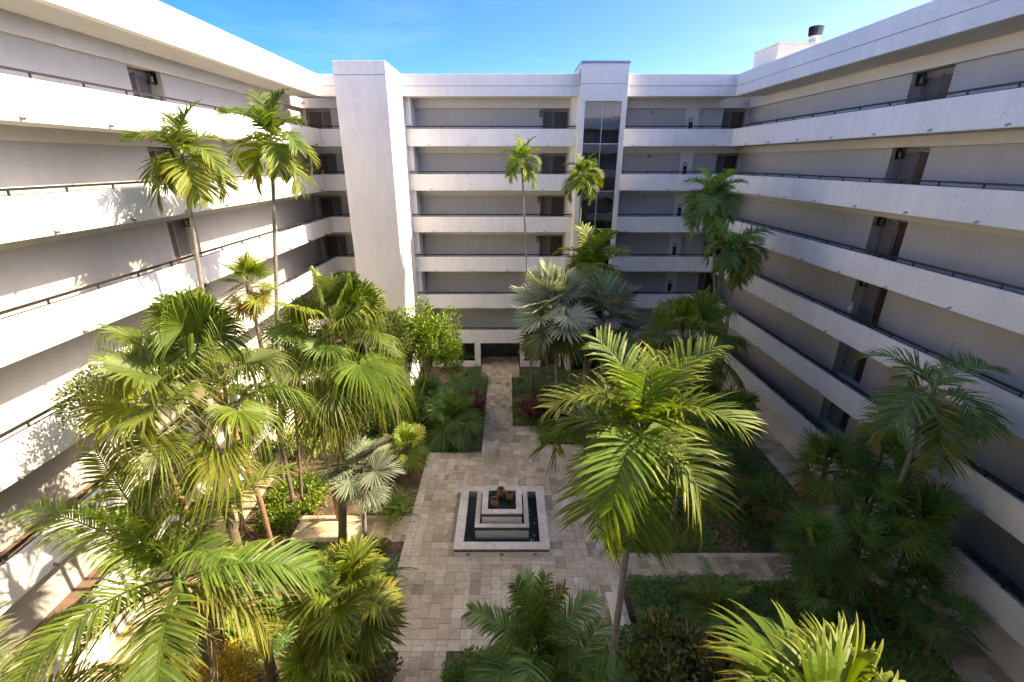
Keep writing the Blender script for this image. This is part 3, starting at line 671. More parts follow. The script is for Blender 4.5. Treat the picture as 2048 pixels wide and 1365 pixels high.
def tier(h, zb, zt, wd, wallw, band, ntile, zwater, dots=0):
    c = MB(); ring(c, h, wd, zt - .06, zt); co = c.build('coping', M['coping_stone'], ft, ng, bevel=.008)
    w_ = MB(); ring(w_, h - .028, wallw, zb, zt - .061); w_.build('basin_wall', M['grout'], ft, ng)
    hw = h - .028; mb = MB(); dk = MB(); pt = MB()
    tw_ = 2 * hw / ntile
    for k in range(4):
        c_, s_ = [(1, 0), (0, 1), (-1, 0), (0, -1)][k]
        def bx(m_, u0, u1, d0, d1, z0, z1):
            xs = sorted((u0 * c_ + d0 * s_, u1 * c_ + d1 * s_)); ys = sorted((u0 * s_ - d0 * c_, u1 * s_ - d1 * c_))
            m_.box(CX_ + xs[0], CX_ + xs[1], CY_ + ys[0], CY_ + ys[1], z0, z1)
        for i in range(ntile):
            u = -hw + i * tw_; z = zb
            rows = max(1, round((zt - .061 - band - zb) / .11)); rh = (zt - .061 - band - zb) / rows
            for j in range(rows): bx(mb, u + .002, u + tw_ - .002, hw, hw + .008, zb + j * rh + .002, zb + (j + 1) * rh - .002)
        bx(dk, -hw, hw, hw, hw + .009, zt - .06 - band, zt - .062)
        nb = max(6, int(2 * hw / .19)); bw = 2 * hw / nb
        for i in range(nb):
            u = -hw + i * bw; zc = zt - .061 - band / 2
            for sg in (1, -1):
                b = len(pt.v); th = .0045
                pa = [(u, zc - sg * band * .42), (u + bw / 2, zc + 0 * band), (u + bw, zc - sg * band * .42)]
                for (ua, za), (ub, zb_) in zip(pa[:-1], pa[1:]):
                    b = len(pt.v)
                    for uu, zz in ((ua, za - th), (ub, zb_ - th), (ub, zb_ + th), (ua, za + th)):
                        pt.v.append((CX_ + uu * c_ + (hw + .0115) * s_, CY_ + uu * s_ - (hw + .0115) * c_, zz))
                    pt.f.append((b, b + 1, b + 2, b + 3))
        for i in range(dots):
            u = (i - (dots - 1) / 2) * 2 * hw * .355; zc = (zb + zt - .061 - band) / 2; r_ = .10
            for sz, m_, dd in ((r_, dk, .0125), (r_ * .28, pt, .015)):
                for ox, oz in ((0, 0),) if m_ is dk else ((-.045, 0), (.045, 0), (0, .045), (0, -.045)):
                    b = len(m_.v)
                    for uu, zz in ((-sz, 0), (0, -sz), (sz, 0), (0, sz)):
                        U_ = u + uu + ox * .8; m_.v.append((CX_ + U_ * c_ + (hw + dd) * s_, CY_ + U_ * s_ - (hw + dd) * c_, zc + zz + oz * .8))
                    m_.f.append((b, b + 1, b + 2, b + 3))
    tag(mb.build('white_tile', M['whitetile'], ft, ng), kind='stuff'); dk.build('dark_tile_band', M['darktile'], ft, ng); tag(pt.build('tile_pattern', M['pattile'], ft, ng), kind='stuff')
    i = h - wd
    MB().box(CX_ - i, CX_ + i, CY_ - i, CY_ + i, zwater - .16, zwater - .15).build('basin_floor', M['bluebase'], ft, ng)
    wt = MB(); wt.v = [(CX_ - i, CY_ - i, zwater), (CX_ + i, CY_ - i, zwater), (CX_ + i, CY_ + i, zwater), (CX_ - i, CY_ + i, zwater)]; wt.f = [(0, 1, 2, 3)]
    wt.build('water', M['water'], ft, ng)
tier(2.02, .05, .50, .40, .30, .13, 26, .27, dots=3)
tier(1.18, .14, .88, .21, .18, .15, 15, .76)
tier(.89, .62, 1.36, .27, .22, .15, 11, 1.28)
def jar(x, y, h, r, handles, label):
    o = empty('terracotta_jar', (x, y, 1.13), label, 'jar', 'jars on the fountain')
    MB().lathe([(0, 0), (r * .62, 0), (r * .8, h * .15), (r, h * .45), (r * .82, h * .72), (r * .62, h * .84), (r * .9, h), (r * .74, h), (r * .7, h * .9)], 20).build('jar_body', M['terracotta'], o, smooth=True)
    MB().lathe([(0, h * .93), (r * .70, h * .93)], 16).build('jar_mouth_shade', M['hole'], o)  # black disc painting the shade inside the jar
    for sgn in ((1, -1) if handles else ()):
        MB().tube([(sgn * r * .62, 0, h * .86), (sgn * r * 1.1, 0, h * .84), (sgn * r * 1.28, 0, h * .68), (sgn * r * .95, 0, h * .52)], .018, 6).build('handle', M['terracotta'], o, smooth=True)
jar(-.26, 17.42, .52, .19, True, 'two handled terracotta jar at the back of the fountain top')
jar(.14, 17.16, .50, .16, True, 'terracotta jar at the right of the fountain top')
jar(-.53, 16.78, .48, .18, False, 'wide mouthed terracotta jar at the front left of the fountain top')
# bench
bn = empty('stone_bench', (3.93, 12.2, 0), 'backless pale stone bench at the right edge of the paving', 'bench', rz=R(2))
MB().box(-.22, .22, -.75, .75, .40, .48).build('seat', M['bench'], bn, bevel=.015)
for y in (-.52, .52):
    MB().lathe([(.20, 0), (.20, .06), (.11, .14), (.10, .26), (.17, .36), (.17, .4)], 12).build('leg', M['bench'], bn, (0, y, .05), smooth=True)

# ------------------------------------------------------------------ plants: helpers
# viewing rays, used only to work out where in the courtyard each plant stands
TH = R(21.066); cT, sT = math.cos(TH), math.sin(TH)
def ray(x, y):
    u = (x - 1013) / 932; up = (682.5 - y) / 932; return Vector((u, cT + up * sT, up * cT - sT))
def atY(x, y, Y): r = ray(x, y); r = r * (Y / r.y); return Vector((r.x, r.y, r.z + CAM_H))
def atZ(x, y, z=0): r = ray(x, y); r = r * ((z - CAM_H) / r.z); return Vector((r.x, r.y, z))
def mpp(P): return (P.y * cT - (P.z - CAM_H) * sT) / 932          # metres per photo pixel at P

def feather_mesh(name, elev, bend, seed, nl=34, ll=.34, lw=.028, vup=.35, droop=.35, petiole=.16, ragged=.0):
    """unit-length pinnate frond rising at `elev` degrees along +X and arching over by `bend` degrees"""
    rnd = random.Random(seed); V = []; F = []; T = []
    n = 14; ang = R(elev); P = [Vector((0, 0, 0))]; Tn = []
    side_sway = rnd.uniform(-.12, .12)
    for i in range(n):
        s = (i + .5) / n; a = ang - R(bend) * s ** 1.25
        d = Vector((math.cos(a), side_sway * s, math.sin(a))).normalized(); Tn.append(d); P.append(P[-1] + d / n)
    Tn.append(Tn[-1])
    for i, p in enumerate(P):                                    # rachis: a three-sided tapered stem
        r = .013 * (1 - .85 * i / n); t = Tn[min(i, n)]; sd = Vector((0, 1, 0)); up = t.cross(sd).normalized() * -1
        for k in range(3):
            an = 2 * math.pi * k / 3 + math.pi / 2; V.append(p + sd * r * math.cos(an) + up * r * math.sin(an)); T.append(0)
    for i in range(n):
        for k in range(3):
            k2 = (k + 1) % 3; F.append((i * 3 + k, i * 3 + k2, (i + 1) * 3 + k2, (i + 1) * 3 + k))
    for j in range(nl):
        s = petiole + (1 - petiole) * (j + .5) / nl; x = s * n; i = min(int(x), n - 1); f = x - i
        p = P[i].lerp(P[i + 1], f); t = Tn[i]; sd = Vector((0, 1, 0)); up = sd.cross(t).normalized()
        if up.z < 0 and abs(t.z) < .95: up = -up
        prof = (math.sin(math.pi * min(1, (.12 + .88 * (s - petiole) / (1 - petiole)) ** .7 * .93)) ** .6)
        for sg in (-1, 1):
            if rnd.random() < ragged: continue
            fw = .45 + .75 * s + rnd.uniform(-.12, .12)
            d = (sd * sg + t * fw + up * (vup + rnd.uniform(-.2, .2))).normalized()
            L_ = ll * prof * rnd.uniform(.85, 1.1); w = lw * (.75 + .5 * prof); wv = (t - d * t.dot(d)).normalized()
            tw = rnd.uniform(-.5, .5); nv = d.cross(wv); wv = (wv * math.cos(tw) + nv * math.sin(tw))
            b = len(V); q_ = droop * rnd.uniform(.6, 1.5)
            for (r_, ww) in ((.0, .5), (.3, 1), (.68, .85)):
                c_ = p + d * L_ * r_ - Vector((0, 0, 1)) * q_ * L_ * r_ * r_
                V += [c_ - wv * w * ww * .5, c_ + wv * w * ww * .5]; T += [r_, r_]
            V.append(p + d * L_ * .97 - Vector((0, 0, 1)) * q_ * L_ * 1.05); T.append(1)
            F += [(b, b + 1, b + 3, b + 2), (b + 2, b + 3, b + 5, b + 4), (b + 4, b + 5, b + 6)]
    return mesh_np(name, V, F, T)
def fan_mesh(name, elev, seed, pet=.5, nseg=34, spread=140, join=.55, droop=.5, pleat=.12, fold=.25, tipw=.5, sag=25, dexp=1.8, fine=0):
    """costapalmate leaf; total length about 1 (petiole pet, blade radius 1-pet), rising at elev degrees along +X"""
    rnd = random.Random(seed); V = []; F = []; T = []
    ang = R(elev); n = 6; P = [Vector((0, 0, 0))]
    for i in range(n):
        a = ang - R(sag) * ((i + .5) / n); P.append(P[-1] + Vector((math.cos(a), 0, math.sin(a))) * pet / n)
    for i, p in enumerate(P):
        r = .012 * (1 - .45 * i / n)
        for k in range(3):
            an = 2 * math.pi * k / 3; V.append(p + Vector((-math.sin(ang) * math.sin(an), math.cos(an), math.cos(ang) * math.sin(an))) * r); T.append(0)
    for i in range(n):
        for k in range(3):
            k2 = (k + 1) % 3; F.append((i * 3 + k, i * 3 + k2, (i + 1) * 3 + k2, (i + 1) * 3 + k))
    h = P[-1]; a = ang - R(sag * 1.3) - R(rnd.uniform(0, 12)); t = Vector((math.cos(a), 0, math.sin(a))); sd = Vector((0, 1, 0)); up = t.cross(sd) * -1
    if up.z < 0: up = -up
    Rb = 1 - pet; dphi = R(2 * spread) / nseg
    st = (.04, join * .5, join, join + (1 - join) * .4, join + (1 - join) * .75, 1.0)
    if fine: st = (.04, join * .35, join * .7, join, *(join + (1 - join) * q for q in (.15, .3, .45, .6, .73, .84, .93, 1)))
    for j in range(nseg):
        phi = -R(spread) + (j + .5) * dphi; Lj = Rb * (1 - .22 * (abs(phi) / R(spread)) ** 2) * rnd.uniform(.93, 1.05); dr = droop * rnd.uniform(.6, 1.4)
        cup = fold * abs(math.sin(phi)) ; d = (t * math.cos(phi) + sd * math.sin(phi) + up * cup).normalized()
        sv = (sd * math.cos(phi) - t * math.sin(phi)); nv = d.cross(sv).normalized()
        if nv.dot(up) < 0: nv = -nv
        b = len(V); tsway = rnd.uniform(-.06, .06)
        for q_, r_ in enumerate(st):
            wj = 2 * Lj * join * math.tan(dphi / 2)
            w = 2 * Lj * r_ * math.tan(dphi / 2) if r_ <= join else wj * (tipw + (1 - tipw) * (1 - (r_ - join) / (1 - join))) * (1 - ((r_ - join) / (1 - join)) ** 2.2 * .96)
            e = max(0, (r_ - join * .7) / (1 - join * .7)); c_ = h + d * Lj * r_ * (1 - .25 * dr * e * e) - Vector((0, 0, 1)) * dr * Lj * e ** dexp + sv * tsway * e * Lj
            pl = pleat * w if r_ > .05 else 0
            V += [c_ - sv * w * .5 - nv * pl, c_ + nv * pl, c_ + sv * w * .5 - nv * pl]; T += [r_ ** 1.5] * 3
        for q_ in range(len(st) - 1):
            o = b + q_ * 3; F += [(o, o + 1, o + 4, o + 3), (o + 1, o + 2, o + 5, o + 4)]
    return mesh_np(name, V, F, T)
PROTO = {}
def proto(style, cls, var):
    key = (style, cls, var)
    if key in PROTO: return PROTO[key]
    sd = hash_((style, cls, var)); e = (82, 62, 40, 18, -8, -38)[cls]
    if style == 'christmas': m = feather_mesh('frond', e, (55, 95, 120, 115, 95, 55)[cls], sd, nl=33, ll=.50, lw=.020, vup=.42, droop=.26, petiole=.10)
    elif style == 'slim': m = feather_mesh('frond', e, (50, 85, 110, 110, 90, 50)[cls], sd, nl=30, ll=.50, lw=.034, vup=.4, droop=.3, petiole=.12)
    elif style == 'royal': m = feather_mesh('frond', e, (30, 60, 85, 85, 80, 45)[cls], sd, nl=58, ll=.30, lw=.0125, vup=.3, droop=.35, petiole=.13, ragged=.05)
    elif style == 'areca': m = feather_mesh('frond', e, (30, 55, 80, 90, 70, 40)[cls], sd, nl=46, ll=.36, lw=.017, vup=.28, droop=.38, petiole=.18)
    elif style == 'date': m = feather_mesh('frond', e, (40, 70, 90, 90, 70, 40)[cls], sd, nl=52, ll=.22, lw=.010, vup=.35, droop=.2, petiole=.12)
    elif style == 'chinese': m = fan_mesh('leaf', e, sd, pet=.47, nseg=54, spread=130, join=.47, droop=.75, fold=.18, pleat=.25, tipw=.14, sag=(5, 12, 20, 25, 25, 18)[cls], dexp=3.0)
    elif style == 'silver': m = fan_mesh('leaf', e, sd, pet=.44, nseg=32, spread=150, join=.55, droop=.06, fold=.30, pleat=.16, tipw=.7, sag=(3, 8, 14, 18, 18, 14)[cls])
    elif style == 'paurotis': m = fan_mesh('leaf', e, sd, pet=.42, nseg=30, spread=140, join=.30, droop=.10, fold=.12, tipw=.8, sag=(5, 10, 15, 20, 20, 15)[cls])
    elif style == 'lowfan': m = fan_mesh('leaf', e, sd, pet=.45, nseg=32, spread=140, join=.58, droop=.22, fold=.2, tipw=.6, sag=(5, 12, 20, 25, 22, 15)[cls])
    elif style == 'giant': m = fan_mesh('leaf', e, sd, pet=.20, nseg=34, spread=84, join=.50, droop=.35, fold=.35, pleat=.3, tipw=.75, fine=1, sag=(3, 6, 10, 12, 12, 10)[cls])
    m.materials.append(M['silver'] if style == 'silver' else M['leaf']); PROTO[key] = m
    return m
def hash_(k):
    h = 7
    for c in str(k): h = (h * 31 + ord(c)) % 1000003
    return h
DEADM = {}
def dead_proto(style, cls, var):
    key = (style, cls, var)
    if key not in DEADM: m = proto(style, cls, var).copy(); m.materials.clear(); m.materials.append(M['dead']); DEADM[key] = m
    return DEADM[key]
def stalk_mesh(name, seed, n=60, length=.8, spread=.35, mat=None, hang=1.0):
    """branched flower stalk hanging outwards: thin strips with beads"""
    rnd = random.Random(seed); V = []; F = []
    for i in range(n):
        az = rnd.gauss(0, .5); a = Vector((math.cos(az), math.sin(az), rnd.uniform(-.1, .5))); p = Vector((0, 0, 0)) + a * rnd.uniform(0, .15)
        L_ = length * rnd.uniform(.5, 1); d = a.normalized(); w = Vector((-d.y, d.x, 0)).normalized() * .012; b = len(V); k = 5
        for s in range(k + 1):
            f = s / k; c_ = p + d * L_ * f * spread * 2 - Vector((0, 0, 1)) * hang * L_ * f ** 1.6 + Vector((rnd.uniform(-1, 1), rnd.uniform(-1, 1), rnd.uniform(-1, 1))) * .03
            V += [c_ - w, c_ + w]
        for s in range(k): F.append((b + 2 * s, b + 2 * s + 1, b + 2 * s + 3, b + 2 * s + 2))
        for s in range(6):
            f = rnd.uniform(.3, 1); c_ = p + d * L_ * f * spread * 2 - Vector((0, 0, 1)) * hang * L_ * f ** 1.6; b = len(V); r = rnd.uniform(.012, .028)
            o = Vector((rnd.uniform(-1, 1), rnd.uniform(-1, 1), rnd.uniform(-1, 1))) * .04
            V += [c_ + o + Vector((r, 0, 0)), c_ + o + Vector((0, r, r * .5)), c_ + o + Vector((-r, 0, 0)), c_ + o + Vector((0, -r, -r * .5))]; F.append((b, b + 1, b + 2, b + 3))
    me = mesh_np(name, V, F); me.materials.append(mat); return me
STALK_Y = [stalk_mesh('flower_stalk', i, mat=M['yellow']) for i in range(3)]
STALK_O = [stalk_mesh('flower_stalk', 10 + i, n=90, length=1.0, mat=M['orange'], spread=.22) for i in range(3)]

def jit(c, rnd, a=.18): k = 1 + rnd.uniform(-a, a); return tuple(max(0, v * k * (1 + rnd.uniform(-.08, .08))) for v in c)
def palm(name, label, top, base, style, nfr, L, colors, dia=.16, shaft=0, seed=0, emin=-38, spear=0, stalks=0, dead=0, stalk_set=None, tmat='trunk_grey', lo=0, hi=5, az0=None, azr=None, group=None, zspread=.25, bulge=1.25, shift=None, hubs=None):
    """palm standing at base with its bud at top; leaves spiral from upright to hanging"""
    rnd = random.Random(seed * 77 + 5); top = Vector(top); base = Vector(base)
    root = empty(name, base, label, 'palm', group); h = top - base
    if dia:
        n = 14; pts = []; rr = []
        bow = Vector((rnd.uniform(-.05, .05), rnd.uniform(-.05, .05), 0)); end = 1 - (shaft / max(h.length, .1))
        for i in range(n + 1):
            f = i / n * end; pts.append(h * f + bow * math.sin(math.pi * f) * h.length * .12); rr.append(dia / 2 * (bulge - (bulge - .82) * min(1, f * 1.2) + .025 * (i % 2)) * (1.15 if i == 0 else 1))
        MB().tube(pts, rr, 10).build('trunk', M[tmat], root, smooth=True)
        if shaft:
            a = pts[-1]; MB().tube([a + (h - a) * f for f in (0, .12, .3, .6, 1, 1.12)], [dia * .5, dia * .66, dia * .62, dia * .5, dia * .4, dia * .12], 10).build('crown_shaft', M['shaft'], root, smooth=True)
        elif style in ('chinese', 'silver', 'paurotis', 'lowfan'):
            MB().tube([h * (1 - .8 / max(1, h.length)), h * (1 - .4 / max(1, h.length)), h], [dia * .5, dia * .75, dia * .35], 9).build('leaf_base', M['trunk_brown'], root, smooth=True)
    GA = 137.5
    for i in range(nfr):
        f = (i + .5) / nfr; cls = min(hi, lo + int(f * (hi - lo + 1))); var = rnd.randrange(2)
        az = (az0 or 0) + (i * GA if azr is None else rnd.uniform(-azr, azr)); az += rnd.uniform(-14, 14)
        col = jit(colors[min(len(colors) - 1, int(f * len(colors)))], rnd)
        o = add('frond' if style in ('christmas', 'slim', 'royal', 'areca', 'date') else 'leaf', proto(style, cls, var), None, root, h - Vector((0, 0, zspread * f)), (rnd.uniform(-.16, .16) if style in ('christmas', 'slim', 'royal', 'areca', 'date') else rnd.uniform(-.55, .55), rnd.uniform(-.12, .12), R(az)), (L * rnd.uniform(.85, 1.08),) * 3, col)
    for i in range(dead):
        o = add('dead_frond' if style in ('christmas', 'slim', 'royal', 'areca', 'date') else 'dead_leaf', dead_proto(style, 5, i % 2), None, root, h - Vector((0, 0, zspread + .1)), (rnd.uniform(-.2, .2), R(25), R(rnd.uniform(0, 360))), (L * rnd.uniform(.7, .9),) * 3, jit((.36, .27, .18), rnd))
    if spear: MB().tube([h, h + Vector((.03, 0, spear * .5)), h + Vector((.08, .02, spear))], [.025, .018, .004], 5).build('spear_leaf', M['petiole'], root)
    for i in range(stalks):
        ss = stalk_set or STALK_Y
        add('flower_stalk', ss[i % 3], None, root, h - Vector((0, 0, shaft + .05 if shaft else .3)), (0, 0, R(rnd.uniform(0, 360))), (rnd.uniform(.7, 1.0),) * 3)
    return root
def trunk_line(top_px, low_px, Y, Ylow=None):
    """bud and foot of a trunk seen at two points of its length"""
    a = atY(*top_px, Y); b = atY(*low_px, Ylow or Y); d = b - a; k = a.z / max(.01, a.z - b.z); return a, a + d * k
LIME = (.165, .22, .035); GRN = (.115, .19, .035); MID_LIFT = (.165, .285, .075); DEEP_LIFT = (.125, .245, .075); YEL = (.21, .165, .03); OLV = (.18, .205, .045); SILV = (.36, .405, .29); SIL2 = (.28, .33, .22)  # fill light in leaf colour: mid, deep raised for shade; lime cut for sun
LIV = (.115, .17, .03); LIV2 = (.09, .14, .028)

# ------------------------------------------------------------------ palms
def slim(label, topx, low, Y, L, nfr, cols, dia, seed, **k):
    t, b = trunk_line(topx, low, Y, k.pop('Yl', None)); return palm('feather_palm', label, t, b, k.pop('style', 'slim'), nfr, L, cols, dia, k.pop('shaft', .7), seed, **k)
slim('tall slim palm nearest the left wing, crown against its top two parapets', (362, 305), (405, 565), 16.6, 1.75, 14, [(.075, .125, .025), GRN, GRN, LIME, OLV], .17, 1, spear=.5, stalks=3, lo=0, hi=5)
slim('tall slim palm with arching crown left of the stair tower', (543, 275), (551, 520), 19.5, 1.95, 14, [(.075, .125, .025), GRN, GRN, LIME, OLV], .17, 2, spear=1.0, stalks=2, lo=0, hi=5)
slim('slender palm with small crown before the middle of the back wing', (1043, 318), (1052, 520), 30, 1.45, 14, [GRN, GRN, LIME], .13, 3, spear=.4, lo=0, hi=5)
slim('slender bright palm before the dark glass lift shaft', (1166, 345), (1158, 470), 30.5, 1.6, 14, [GRN, LIME, GRN], .15, 4, lo=0, hi=5)
slim('bright palm with wide fronds at the foot of the lift shaft', (1188, 530), (1178, 640), 28.5, 2.6, 14, [GRN, LIME, GRN, MID_LIFT], .2, 5, lo=0, hi=4)
slim('slim dark palm, higher of the pair at the right back corner', (1427, 395), (1431, 600), 26, 1.85, 18, [MID_LIFT, DEEP_LIFT, DEEP_LIFT, MID_LIFT], .17, 6, stalks=3, lo=0, hi=5)
slim('slim dark palm, lower of the pair at the right back corner', (1474, 495), (1457, 620), 24, 1.75, 18, [MID_LIFT, DEEP_LIFT, OLV, OLV], .16, 7, spear=1.5, lo=1, hi=5)
slim('palm with drooping dark fronds beside the right wing', (1868, 782), (1824, 905), 13, 2.35, 10, [MID_LIFT, DEEP_LIFT, MID_LIFT, OLV], .17, 8, spear=1.6, stalks=2, lo=1, hi=5, style='christmas')
slim('big bright green feather palm with bare ringed trunk right of the fountain', (1284, 860), (1219, 1340), 8.0, 2.3, 17, [GRN, LIME, GRN, GRN, LIME, GRN], .155, 9, lo=0, hi=5, shaft=.9, style='christmas')
P10 = atZ(1340, 1062); 
palm('feather_palm', 'green feather palm half hidden behind the big feather palm right of the fountain', P10 + Vector((.3, .1, 4.6)), P10, 'christmas', 11, 2.2, [GRN, LIME, GRN, MID_LIFT], .24, .7, 10, lo=0, hi=5)
a = atY(352, 1150, 7.5)
palm('feather_palm', 'large arching feather palm at the lower left with yellowing fronds', a, (a.x + .1, a.y, 0), 'royal', 17, 3.2, [GRN, GRN, LIV, GRN, OLV, YEL], .20, .9, 11, lo=0, hi=5, stalks=2, dead=1)
a = atY(1078, 1312, 8.6)
palm('feather_palm', 'low dense feather palm at the bottom centre', a, (a.x, a.y, 0), 'areca', 24, 2.25, [GRN, MID_LIFT, DEEP_LIFT, MID_LIFT], .18, .3, 12, lo=0, hi=4)
a = atY(1140, 1405, 8.0)
palm('feather_palm', 'lower feather palm in front of the bottom centre clump', a, (a.x, a.y, 0), 'areca', 16, 2.1, [MID_LIFT, DEEP_LIFT, MID_LIFT], .15, .2, 13, lo=0, hi=4)
a = atZ(1440, 1225, .95)
palm('date_palm', 'small date palm with fine leaflets in the right hand bed', a, (a.x, a.y, 0), 'date', 34, 1.85, [MID_LIFT, OLV, GRN, MID_LIFT], .2, 0, 14, lo=0, hi=5, tmat='trunk_brown')
a = atY(15, 1420, 6.0)
palm('feather_palm', 'feather palm cut off by the lower left corner', a, (a.x, a.y, 0), 'royal', 14, 2.6, [SIL2, OLV, LIV, YEL], .18, .6, 15, lo=0, hi=4)
# fan palms with long hanging leaf tips
a = atY(385, 760, 9.0)
palm('fan_palm', 'largest fan palm with long drooping leaf tips at the left', a, (a.x - .1, a.y + .2, 0), 'chinese', 21, 2.75, [LIV, LIV, LIV2, LIV, LIME, LIV, OLV], .26, 0, 21, lo=0, hi=4, tmat='trunk_brown', spear=1.4, zspread=1.2)
b = atZ(686, 1082); a = atY(672, 665, 15.6)
palm('fan_palm', 'tall fan palm with hanging leaf tips left of the fountain', a, b, 'chinese', 32, 3.3, [LIV, LIME, LIV, LIV2, LIV, LIV, OLV], .30, 0, 22, lo=0, hi=5, tmat='trunk_brown', spear=1.2, zspread=1.3, dead=2)
t, b = trunk_line((495, 560), (524, 700), 18.0)
palm('fan_palm', 'small crowned fan palm beside the left wing', t, b, 'paurotis', 26, 1.55, [LIME, GRN, OLV, YEL], .18, 0, 23, lo=0, hi=5, tmat='trunk_brown', zspread=.6, dead=2)
a = atY(1378, 685, 20.5)
palm('fan_palm', 'spreading fan palm with hanging leaf tips near the right back corner', a, (a.x, a.y, 0), 'chinese', 28, 3.6, [LIME, LIV, LIME, LIME], .26, 0, 24, lo=0, hi=5, tmat='trunk_brown', zspread=.9)
b = atZ(604, 1005); a = atY(585, 770, b.y)
palm('fan_palm', 'slim fan palm between the two biggest fan palms at the left', a, b, 'chinese', 9, 2.5, [LIV, LIV2, LIV], .13, 0, 25, lo=1, hi=5, tmat='trunk_brown')
b = atZ(500, 1010); a = atY(470, 830, b.y)
palm('fan_palm', 'slim leaning fan palm beside the left walkway', a, b + Vector((-.5, 0, 0)), 'chinese', 7, 2.2, [LIV, LIV2, YEL], .13, 0, 26, lo=1, hi=4, tmat='trunk_grey')
# silver fan palms
b = atZ(1117, 858); a = atY(1108, 612, 25.3)
palm('silver_fan_palm', 'big silver fan palm before the back wing, left one of the pair', a, b, 'silver', 36, 2.95, [SILV, SIL2, SILV, SIL2, OLV], .24, 0, 31, lo=0, hi=5, dead=3, zspread=1.0)
b = atZ(1144, 856); a = atY(1208, 628, 25.8)
palm('silver_fan_palm', 'silver fan palm before the back wing, right one of the pair', a, b, 'silver', 26, 2.8, [SIL2, SILV, SIL2, (.14, .18, .10)], .26, 0, 32, lo=0, hi=5, tmat='trunk_brown', dead=2, zspread=.8)
b = atZ(731, 1088); a = atY(724, 938, 15.8)
palm('silver_fan_palm', 'young silver fan palm at the left edge of the paving', a, b, 'silver', 15, 1.95, [(.21, .25, .17), (.17, .21, .14)], .17, 0, 33, lo=1, hi=5)
# low fan palms
def low(label, px, Y, n, L, cols, seed, style='lowfan', lo=0, hi=4, dia=.12, **k):
    a = atY(*px, Y); return palm('fan_palm', label, a, (a.x, a.y, 0), style, n, L, cols, dia, 0, seed, lo=lo, hi=hi, tmat='trunk_brown', **k)
low('green fan palm clump left of the centre path', (905, 835), 24.2, 22, 2.2, [MID_LIFT, GRN, MID_LIFT, DEEP_LIFT], 41)
low('darker fan palm behind the clump left of the centre path', (850, 790), 26, 14, 1.9, [MID_LIFT, DEEP_LIFT, MID_LIFT], 42)
low('lime fan palm by the left corner of the paving', (810, 895), 20.5, 14, 1.6, [LIME, GRN, LIME], 43)
low('bright lime fan palm at the bottom left of the paving', (690, 1190), 9.3, 26, 1.9, [LIME, LIME, LIME, GRN, YEL], 44, hi=5)
low('lower lime fan palm under the bottom left of the paving', (640, 1330), 8.2, 14, 1.5, [LIME, GRN, LIME], 45, hi=5)
low('dark green fan palm beside the right walkway', (1462, 830), 20.8, 20, 1.9, [MID_LIFT, DEEP_LIFT, GRN, MID_LIFT], 46, hi=5)
low('small fan palm at the foot of the right wing clump', (1530, 990), 17.0, 10, 1.5, [MID_LIFT, GRN, YEL], 47)
# clustered fan palms by the right wing: each stem a palm of its own
CL = [((1655, 925), 14.6, 30, 1.75, [GRN, LIME, GRN, OLV, YEL], 6, 'stem with withered brown leaves at the left top of the right fan palm cluster'),
      ((1765, 905), 14.2, 28, 1.6, [MID_LIFT, DEEP_LIFT, MID_LIFT], 0, 'highest dark stem at the back of the right fan palm cluster'),
      ((1745, 1000), 13.2, 28, 1.55, [MID_LIFT, GRN, DEEP_LIFT], 0, 'middle stem of the right fan palm cluster'),
      ((1838, 1030), 12.3, 32, 1.7, [GRN, LIME, GRN, MID_LIFT, OLV], 0, 'bright stem with orange flower stalks on the right side of the fan palm cluster'),
      ((1625, 1075), 12.8, 28, 1.55, [MID_LIFT, GRN, DEEP_LIFT], 0, 'left stem of the fan palm cluster over the right path'),
      ((1720, 1095), 12.2, 28, 1.55, [MID_LIFT, GRN, OLV, YEL], 1, 'front stem with yellowed lower leaves in the right fan palm cluster'),
      ((1660, 1165), 12.0, 24, 1.45, [DEEP_LIFT, MID_LIFT, DEEP_LIFT], 0, 'lowest left stem of the right fan palm cluster'),
      ((1840, 1165), 11.8, 22, 1.45, [DEEP_LIFT, DEEP_LIFT, MID_LIFT], 0, 'lowest dark stem of the fan palm cluster by the right wall'),
      ((1905, 1235), 11.0, 9, 1.4, [DEEP_LIFT, MID_LIFT, DEEP_LIFT], 0, 'small dark fan palm against the right ground floor wall')]
for i, (px, Y, n, L, cols, dead, lab) in enumerate(CL):
    a = atY(*px, Y); r_ = palm('cluster_fan_palm', lab, a, (min(13.9, a.x * .93 + .7), a.y - .2, 0), 'paurotis', n, L, cols, .12, 0, 60 + i, lo=0, hi=5, dead=dead, tmat='trunk_brown', zspread=.7, group='stems of the right fan palm cluster')
    if i == 3:
        for q_ in range(5): add('flower_stalk', STALK_O[q_ % 3], None, r_, Vector((a.x, a.y, a.z)) - r_.location - Vector((0, 0, .3)), (0, 0, R(-160 + 40 * q_)), (.95,) * 3)
# giant fan leaves close to the camera, lower right
a = atY(1650, 1490, 2.6)
gp = palm('fan_palm', 'sunlit fan palm with broad ribbed leaves at the lower right corner', a, (a.x, a.y, 0), 'giant', 14, 1.6, [LIME, LIME, GRN, LIME, YEL], .20, 0, 71, lo=0, hi=4, tmat='trunk_brown', zspread=.15)
for q_, (dx, dy) in enumerate(((-.15, .25), (.12, .3), (-.42, .2))):
    add('flower_stalk', STALK_Y[q_], None, gp, Vector((dx, dy, a.z + .62 - .16 * q_)), (0, 0, R(60 + 120 * q_)), (.28,) * 3)

